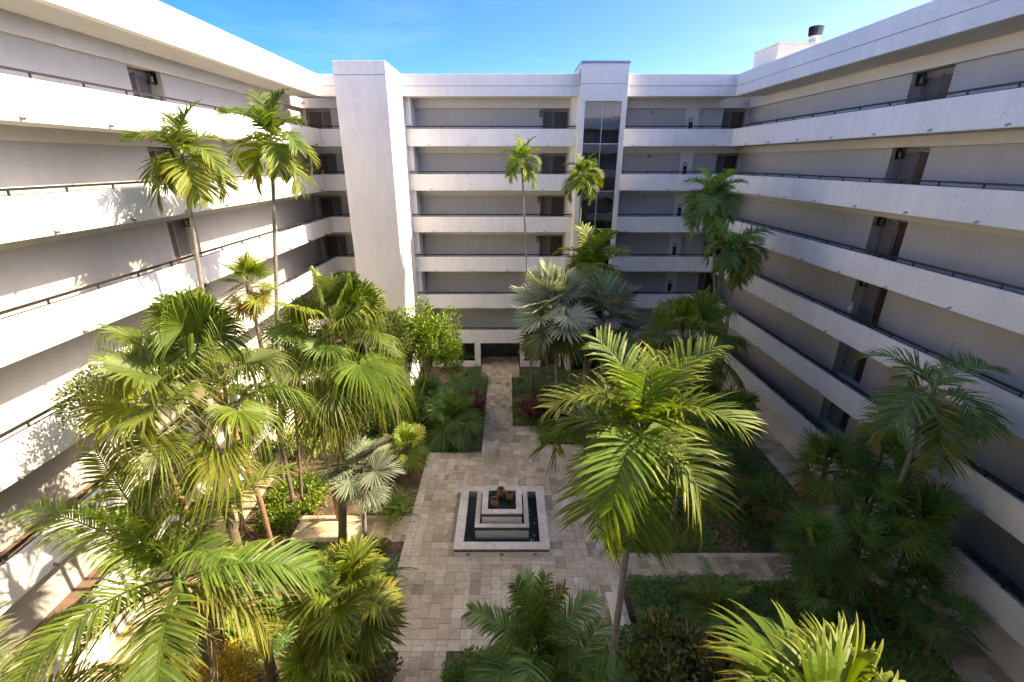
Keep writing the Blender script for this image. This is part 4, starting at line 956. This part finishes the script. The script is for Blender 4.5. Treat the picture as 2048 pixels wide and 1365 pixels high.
# ------------------------------------------------------------------ shrubs, hedges and ground cover
rng = np.random.default_rng(5)
def leaf_cloud(C, size, n_per=None, asp=.5, up=.3, fold=.25, out=None, rng=rng):
    """C: leaf centres (n,3); each leaf a folded diamond of 4 points"""
    n = len(C); d = rng.normal(size=(n, 3)); d[:, 2] = np.abs(d[:, 2]) * .5 + up
    if out is not None: d += out * 1.2
    d /= np.linalg.norm(d, axis=1)[:, None]; w = np.cross(d, rng.normal(size=(n, 3))); w /= np.linalg.norm(w, axis=1)[:, None]; nn = np.cross(d, w)
    L = (size * rng.uniform(.7, 1.3, n))[:, None]; W = L * asp
    V = np.empty((n, 4, 3)); V[:, 0] = C; V[:, 1] = C + d * L * .5 + w * W * .5 + nn * L * fold * .3; V[:, 2] = C + d * L; V[:, 3] = C + d * L * .5 - w * W * .5 + nn * L * fold * .3
    F = np.arange(4 * n).reshape(n, 4); T = np.tile(np.array([0, .5, 1, .5]), n); return V.reshape(-1, 3), F, T
def blades(B, length, width, lean=.7, droop=.6, rng=rng, k=4, dirs=None):
    """B: foot points; arching strap leaves of k stations"""
    n = len(B); az = rng.uniform(0, 2 * np.pi, n); le = lean * rng.uniform(.3, 1.2, n); L = length * rng.uniform(.65, 1.2, n)
    h = np.stack([np.cos(az), np.sin(az), np.zeros(n)], 1); s = np.stack([-np.sin(az), np.cos(az), np.zeros(n)], 1)
    V = np.empty((n, 2 * k, 3)); T = np.empty((n, 2 * k))
    for i in range(k):
        f = i / (k - 1); c = B + h * (L * (le * f + .25 * f * f))[:, None] + np.array([0, 0, 1]) * (L * (f * (1.05 - .35 * le) - droop * le * f ** 2.2))[:, None]
        w = width * (1 - .9 * f ** 2.5) * .5; V[:, 2 * i] = c - s * w; V[:, 2 * i + 1] = c + s * w; T[:, 2 * i:2 * i + 2] = f
    b = np.arange(n)[:, None] * 2 * k; F = np.concatenate([np.concatenate([b + 2 * i, b + 2 * i + 1, b + 2 * i + 3, b + 2 * i + 2], 1) for i in range(k - 1)]); return V.reshape(-1, 3), F, T.ravel()
MULCH = [(-.5, 29.3), (.5, 29.25), (3, 28.9), (5.6, 25.7), (7.6, 22.6), (9.2, 19.0), (9.75, 15.2)]
def mulch_d(x, y):
    d = np.full(len(x), 99.)
    for (ax, ay), (bx_, by) in zip(MULCH[:-1], MULCH[1:]):
        vx, vy = bx_ - ax, by - ay; t = np.clip(((x - ax) * vx + (y - ay) * vy) / (vx * vx + vy * vy), 0, 1); d = np.minimum(d, np.hypot(x - ax - t * vx, y - ay - t * vy))
    return d
def scatter(rects, dens, test=None):
    P = []
    for a, b, c, d in rects:
        n = int((b - a) * (d - c) * dens); P.append(np.stack([rng.uniform(a, b, n), rng.uniform(c, d, n), np.zeros(n)], 1))
    P = np.concatenate(P)
    if test is not None: P = P[test(P[:, 0], P[:, 1])]
    return P
def tufts(P, n, r):
    Q = np.repeat(P, n, 0); a = rng.uniform(0, 2 * np.pi, len(Q)); d = r * rng.uniform(0, 1, len(Q)) ** .5
    Q[:, 0] += np.cos(a) * d; Q[:, 1] += np.sin(a) * d; Q[:, 2] += np.repeat(rng.uniform(-.12, .10, len(P)), n); return Q
def inpave(x, y):
    r = np.zeros(len(x), bool)
    for a, b, c, d in PLZ: r |= (x > a - .06) & (x < b + .06) & (y > c - .06) & (y < d + .06)
    return r
def stuff_bed(name, label, cat, V, F, T, mat): tag(add(name, mesh_np(name, V, F, T), mat), label, cat, kind='stuff')
side = lambda x, y: np.interp(y, [15, 19, 22.6, 25.7, 28.9, 29.3, 34], [9.75, 9.2, 7.6, 5.6, 3, .5, -1])
# light strappy ground cover right of the fountain and of the centre path
P = scatter([(4.55, 10, 15.4, 23.4), (2.1, 8, 23.5, 25.4), (.5, 6, 25.5, 29.2)], 13, lambda x, y: (mulch_d(x, y) > .48) & (x < side(x, y)) & ~inpave(x, y))
stuff_bed('lilyturf_bed', 'light green strappy ground cover right of the fountain and centre path', 'ground cover', *blades(tufts(P, 28, .10), .55, .036, .85, .75), M['grass_lt'])
P = scatter([(7, 14.3, 15.4, 25), (.5, 14, 25, 33.5)], 13, lambda x, y: (mulch_d(x, y) > .55) & (x > side(x, y)) & ~((x > 9.3) & (x < 12.3) & (y > 20.2) & (y < 22)) & ~inpave(x, y))
stuff_bed('mondo_grass_bed', 'dark tufted grass along the right walkway bed', 'ground cover', *blades(tufts(P, 24, .10), .46, .026, .9, .7), M['grass_dk'])
P = scatter([(-4.4, -1.5, 22.7, 32.5), (-9, -4.5, 22, 30), (-3.4, -1.5, 30, 34)], 11, lambda x, y: ~inpave(x, y))
stuff_bed('mondo_grass_bed', 'dark grass bed left of the centre path', 'ground cover', *blades(tufts(P, 24, .11), .52, .036, .85, .7), M['grass_dk'])
P = scatter([(8.9, 14.4, 9.0, 13.6), (-1.8, 4.2, 7.0, 10.8)], 12, lambda x, y: ~inpave(x, y))
stuff_bed('lilyturf_bed', 'green tufted ground cover under the right fan palm cluster and the bottom palms', 'ground cover', *blades(tufts(P, 26, .11), .5, .036, .85, .75), M['grass_lt'])
P = scatter([(-12, -5, 8.5, 15.6)], 7, lambda x, y: ~inpave(x, y) & (np.sin(x * 1.7) * np.cos(y * 1.3 + 1) > -.3))
stuff_bed('lilyturf_bed', 'green tufted ground cover in the lower left bed', 'ground cover', *blades(tufts(P, 24, .11), .45, .036, .85, .75), M['hedge'])
# mulch chips along the winding strip
P = scatter([(-.6, 12.4, 15.2, 30)], 260, lambda x, y: ((mulch_d(x, y) < .55) | ((x > 9.3) & (x < 12.3) & (y > 20.2) & (y < 22))) & ~inpave(x, y)); P[:, 2] = rng.uniform(.005, .03, len(P))
V, F, T = leaf_cloud(P, .10, asp=.45, up=.0); stuff_bed('mulch_strip', 'winding strip of tan bark mulch through the right bed', 'mulch', V, F, T, M['mulch'])
P = scatter([(-12, -8.6, 9, 28), (9.0, 11.5, 9.5, 12.8)], 120, lambda x, y: ~inpave(x, y)); P[:, 2] = rng.uniform(.005, .03, len(P))
V, F, T = leaf_cloud(P, .10, asp=.45, up=.0); stuff_bed('mulch_cover', 'tan bark mulch in the left bed', 'mulch', V, F, T, M['mulch'])
# clipped hedge, lower right
P = scatter([(4.62, 9.0, 10.4, 13.68)], 1500, lambda x, y: ~inpave(x, y)); P[:, 2] = .05 + .5 * rng.uniform(.25, 1, len(P)) ** .5 + .03 * np.sin(P[:, 0] * 3) * np.cos(P[:, 1] * 2.3)
V, F, T = leaf_cloud(P, .085, asp=.6, up=.5); o = add('clipped_hedge', mesh_np('clipped_hedge', V, F, T), M['hedge']); tag(o, 'low clipped green hedge right of the stone bench', 'hedge')
# left bed shrub patch
P = scatter([(-11.6, -8.9, 16.2, 20.2)], 420, lambda x, y: ~inpave(x, y) & (np.sin(x * 2.1 + 1) * np.cos(y * 1.7) > -.45)); P[:, 2] = rng.uniform(.05, .5, len(P))
V, F, T = leaf_cloud(P, .16, asp=.55, up=.4); tag(add('ground_shrub', mesh_np('ground_shrub', V, F, T), M['broad']), 'low light green shrub patch in the sunlit left bed', 'shrub')
def bush(name, label, c, r, n, size, mat, asp=.5, cat='shrub', group=None, clumps=9, stem=True, up=.35, sprig=(1, 1, 1), reach=.8):
    c = Vector(c); root = empty(name, (c.x, c.y, 0), label, cat, group); pts = []; outs = []
    cl = rng.normal(size=(clumps, 3)); cl /= np.linalg.norm(cl, axis=1)[:, None]; cl[:, 2] = np.abs(cl[:, 2]) * 1.1 - .25; cl *= rng.uniform(.35, reach, clumps)[:, None]
    for q_ in cl:
        m = n // clumps; d = rng.normal(size=(m, 3)); d /= np.linalg.norm(d, axis=1)[:, None]; k = rng.uniform(.55, 1, m)[:, None] ** .5 * rng.uniform(.36, .52)
        pts.append((q_ + d * k * np.array(sprig)) * np.array(r)); outs.append(d)
    P_ = np.concatenate(pts) + np.array([0, 0, c.z]); o_ = np.concatenate(outs); ok = P_[:, 2] > .03; P_ = P_[ok]; o_ = o_[ok]
    V, F, T = leaf_cloud(P_, size, asp=asp, up=up, out=o_); add('foliage', mesh_np('foliage', V, F, T), mat, root)
    if stem:
        for q_ in cl[:5]:
            e = Vector((q_[0] * r[0], q_[1] * r[1], c.z + q_[2] * r[2])) * .9; MB().tube([(0, 0, 0), Vector((e.x * .3, e.y * .3, e.z * .55)), e], [.03 + .012 * max(r), .02 + .006 * max(r), .012], 6).build('stem', M['trunk_brown'], root)
    return root
# broadleaf trees
a = atY(842, 690, 27.5)
bush('broadleaf_tree', 'bright leafy tree between the stair tower and the centre path', (a.x, a.y, 4.2), (3.1, 2.0, 3.1), 15000, .17, M['broad'], .55, 'tree', clumps=40, sprig=(.5, .55, .85), reach=1.0)
a = atY(810, 800, 24.5)
bush('broadleaf_shrub', 'leafy green shrub under the bright leafy tree', (a.x, a.y, 1.6), (1.3, 1.2, 1.5), 2600, .16, M['broad'], .5, clumps=10)
a = atY(775, 655, 22)
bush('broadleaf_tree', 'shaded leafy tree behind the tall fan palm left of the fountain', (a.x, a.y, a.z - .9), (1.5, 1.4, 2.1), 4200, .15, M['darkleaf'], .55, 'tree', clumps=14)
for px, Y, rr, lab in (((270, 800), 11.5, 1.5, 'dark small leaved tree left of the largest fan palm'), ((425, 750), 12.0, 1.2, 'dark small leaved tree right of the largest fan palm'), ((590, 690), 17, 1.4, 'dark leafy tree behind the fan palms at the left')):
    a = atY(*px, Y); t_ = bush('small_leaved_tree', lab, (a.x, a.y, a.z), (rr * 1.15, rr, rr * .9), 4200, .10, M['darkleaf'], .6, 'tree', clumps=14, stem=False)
    MB().tube([(.5, .2, 0), (.45, .1, a.z * .55), (.15, .0, a.z * .9), (0, 0, a.z)], [.10, .085, .06, .03], 8).build('trunk', M['bark'], t_, smooth=True)
    for q_ in range(4):
        an = q_ * 1.7 + 1.0; e = Vector((math.cos(an) * rr * .9, math.sin(an) * rr * .7 - .3, a.z + .15 + .25 * q_ * .5))
        MB().tube([(.15, 0, a.z * .88), Vector((e.x * .45, e.y * .5, a.z + .35)), e], [.055, .042, .018], 7).build('branch', M['bark'], t_, smooth=True)
def strap_bush(name, label, c, n, L, W_, mat, spread, cat='shrub', heads=5, lean=.9, group=None):
    """rosettes of strap leaves on short canes"""
    c = Vector(c); root = empty(name, (c.x, c.y, 0), label, cat, group); Vs = []; Fs = []; Ts = []; o_ = 0
    for hI in range(heads):
        az = hI * 2.4; hp = np.array([math.cos(az) * spread * (hI / heads) ** .5, math.sin(az) * spread * (hI / heads) ** .5, c.z * rng.uniform(.45, 1.0)])
        m = n // heads; B = np.repeat(hp[None], m, 0); B[:, 2] += rng.uniform(-.22, .05, m); V, F, T = blades(B, L, W_, lean, .75, k=5)
        Vs.append(V); Fs.append(F + o_); Ts.append(T); o_ += len(V)
        MB().tube([(hp[0] * .4, hp[1] * .4, 0), (hp[0] * .8, hp[1] * .8, hp[2] * .6), tuple(hp)], [.022, .02, .016], 6).build('cane', M['trunk_brown'], root)
    add('foliage', mesh_np('foliage', np.concatenate(Vs), np.concatenate(Fs), np.concatenate(Ts)), mat, root); return root
def gz(x, y, z=0): a = atZ(x, y, z); return (a.x, a.y, z)
strap_bush('red_cordyline', 'red leaved cordyline left of the centre path by the lobby', gz(943, 800, 1.5), 330, .85, .10, M['cordy'], .85, heads=12)
strap_bush('red_cordyline', 'red leaved cordyline right of the centre path by the lobby', gz(1072, 798, 1.5), 330, .85, .10, M['cordy'], 1.0, heads=12)
strap_bush('red_cordyline', 'dark red cordyline farther right under the silver fan palms', gz(1118, 815, 1.0), 160, .75, .09, M['cordy'], .7, heads=7)
strap_bush('strap_leaf_shrub', 'dark green strap leaved shrub at the left edge of the paving', gz(790, 1010, .8), 150, 1.0, .075, M['grass_lt'], .6, heads=6)
strap_bush('strap_leaf_shrub', 'dark strap leaved shrub under the young silver fan palm', gz(755, 1160, .8), 160, 1.05, .08, M['grass_dk'], .6, heads=6)
strap_bush('strap_leaf_shrub', 'tall strap leaved plant behind the young silver fan palm', gz(640, 870, 1.3), 130, 1.1, .08, M['grass_lt'], .7, heads=6)
strap_bush('strap_leaf_shrub', 'strap leaved plant in front of the left wing among the fan palms', gz(600, 850, 3.0), 120, 1.1, .08, M['grass_lt'], .7, heads=5)
strap_bush('strap_leaf_shrub', 'broad strap leaved plant at the foot of the arching palm lower left', gz(470, 1230, .9), 140, 1.0, .09, M['grass_lt'], .8, heads=6)
strap_bush('dark_shrub', 'dark glossy leaved shrub row beside the right walkway', gz(1535, 1000, .8), 330, .55, .075, M['grass_dk'], 1.25, heads=14)
strap_bush('dark_shrub', 'dark glossy shrub below the right fan palm cluster', gz(1690, 1215, .7), 260, .55, .07, M['grass_dk'], 1.2, heads=12)
bush('clipped_shrub', 'small clipped shrub by the left edge of the paving', gz(750, 1100, .45), (.75, .6, .5), 1500, .08, M['varieg'], .6, clumps=8)
bush('mottled_shrub', 'round mottled shrub beside the small date palm', gz(1590, 1215, .65), (.85, .8, .65), 2600, .085, M['varieg'], .6, clumps=10)
for i, (px, py, rr, lab) in enumerate(((1330, 1270, 1.0, 'mottled croton behind the hedge'), (1400, 1310, 1.1, 'croton with pale and red leaves at the lower right'), (1300, 1335, .9, 'croton nearest the bare ringed trunk'), (1480, 1265, .8, 'croton right of the small date palm'))):
    bush('croton', lab, gz(px, py, .6), (rr, rr * .9, .7), 900, .26, M['croton'], .36, clumps=9, up=.55, group='crotons in the lower right bed')
bush('leafy_shrub', 'low green shrub at the foot of the bottom centre palm', gz(930, 1350, .4), (.9, .7, .5), 1600, .11, M['hedge'], .55, clumps=8)
bush('leafy_shrub', 'green shrub under the bottom centre palms', gz(1260, 1300, .4), (1.1, .9, .6), 2000, .12, M['hedge'], .55, clumps=9)
bush('leafy_shrub', 'small leafy shrub left of the front path', gz(745, 1325, .5), (.9, .8, .6), 1700, .11, M['darkleaf'], .55, clumps=8)
bush('leafy_shrub', 'tiny leaved green mound at the foot of the arching palm lower left', gz(395, 1265, .3), (1.1, 1.5, .45), 3800, .07, M['hedge'], .6, clumps=12)
bush('yellow_shrub', 'yellow flowering shrub at the bottom left under the arching palm', gz(450, 1345, .7), (1.2, 1.0, .8), 4200, .085, M['yellow'], .6, clumps=12)
bush('leafy_shrub', 'dense shrub under the big fan palm at the left', gz(560, 1120, .5), (1.2, 1.0, .8), 2400, .11, M['varieg'], .55, clumps=10)
bush('leafy_shrub', 'dark shrub in front of the stair tower', gz(700, 830, 1.4), (2.2, 1.2, 1.6), 4200, .15, M['darkleaf'], .5, clumps=14)
bush('leafy_shrub', 'green shrub left of the stair tower at the left walkway', gz(560, 900, .6), (1.0, 1.0, .8), 2000, .12, M['hedge'], .5, clumps=9)
bush('planter_greenery', 'leafy plants in the left lobby planter', (-4.0, YB + .45, .72), (1.4, .35, .38), 1800, .11, M['broad'], .6, clumps=9, stem=False)
bush('planter_greenery', 'leafy plants in the right lobby planter', (2.1, YB + .45, .72), (.6, .33, .38), 900, .11, M['broad'], .6, clumps=6, stem=False)
# potted plants and ornaments by the doors
def pot(loc, label, r=.17):
    o = empty('potted_plant', loc, label, 'potted plant')
    MB().lathe([(0, 0), (r * .65, 0), (r, .3), (r * 1.05, .32), (r * .9, .32), (r * .85, .27), (0, .26)], 14).build('pot', M['terracotta'], o, smooth=True)
    V, F, T = blades(np.repeat(np.array([[0, 0, .26]]), 34, 0), .62, .06, .8, .6, k=5); add('foliage', mesh_np('foliage', V, F, T), M['potplant'], o)
pot((XR + 1.4, 20.35, FL[4]), 'small yellow green potted plant by the fourth floor door of the right wing')
pot((-12.9, YB + 1.45, FL[5]), 'small potted plant by the fifth floor door in the left back corner')
def orn(loc, label):
    o = add('ornament', MB().lathe([(0, 0), (.10, 0), (.11, .04), (.05, .1), (.06, .5), (.12, .62), (.15, .75), (.10, .88), (.05, .94), (.07, 1.02), (.04, 1.1), (0, 1.12)], 14).mesh('ornament', smooth=True), M['ventw'], None, loc); tag(o, label, 'ornament')
orn((XR + 1.45, 21.85, FL[4]), 'white ornament by the fourth floor entrance of the right wing')
orn((-13.35, YB + 1.4, FL[6]), 'white ornament by the sixth floor door in the left back corner')

# ------------------------------------------------------------------ small litter and water flecks
P = scatter([(-4.4, 4.4, 11, 22.5), (-1.4, .4, 25, 34), (4.5, 14, 13.9, 15.2), (-9, -4.5, 15.9, 17.4)], 2.2, lambda x, y: ((np.abs(x) > 3.2) | (rng.uniform(size=len(x)) < .25)) & ~((x > -2.3) & (x < 1.9) & (y > 14.7) & (y < 19.2))); P[:, 2] = .056
V, F, T = leaf_cloud(P, .09, asp=.4, up=.0, fold=.1); V[:, 2] = .056 + np.abs(V[:, 2] - .056) * .15
stuff_bed('leaf_litter', 'scattered fallen leaves on the courtyard paving', 'leaf litter', V, F, T, M['mulch'])
V = []; F = []
for i in range(26):
    x = CX_ + 1.40 + random.uniform(-.17, .17); y = CY_ + random.choice((-1.2, -.1, .5, -1.4)) + random.uniform(-.25, .25); r = random.uniform(.012, .035); b = len(V)
    V += [(x + r * math.cos(t) , y + r * math.sin(t) * random.uniform(.7, 1.2), .276) for t in (0, 1.05, 2.1, 3.14, 4.2, 5.2)]; F.append(tuple(range(b, b + 6)))
tag(add('water_foam', mesh_np('water_foam', V, F), M['ventw'], ft, (-CX_, -CY_, 0)), kind='stuff')
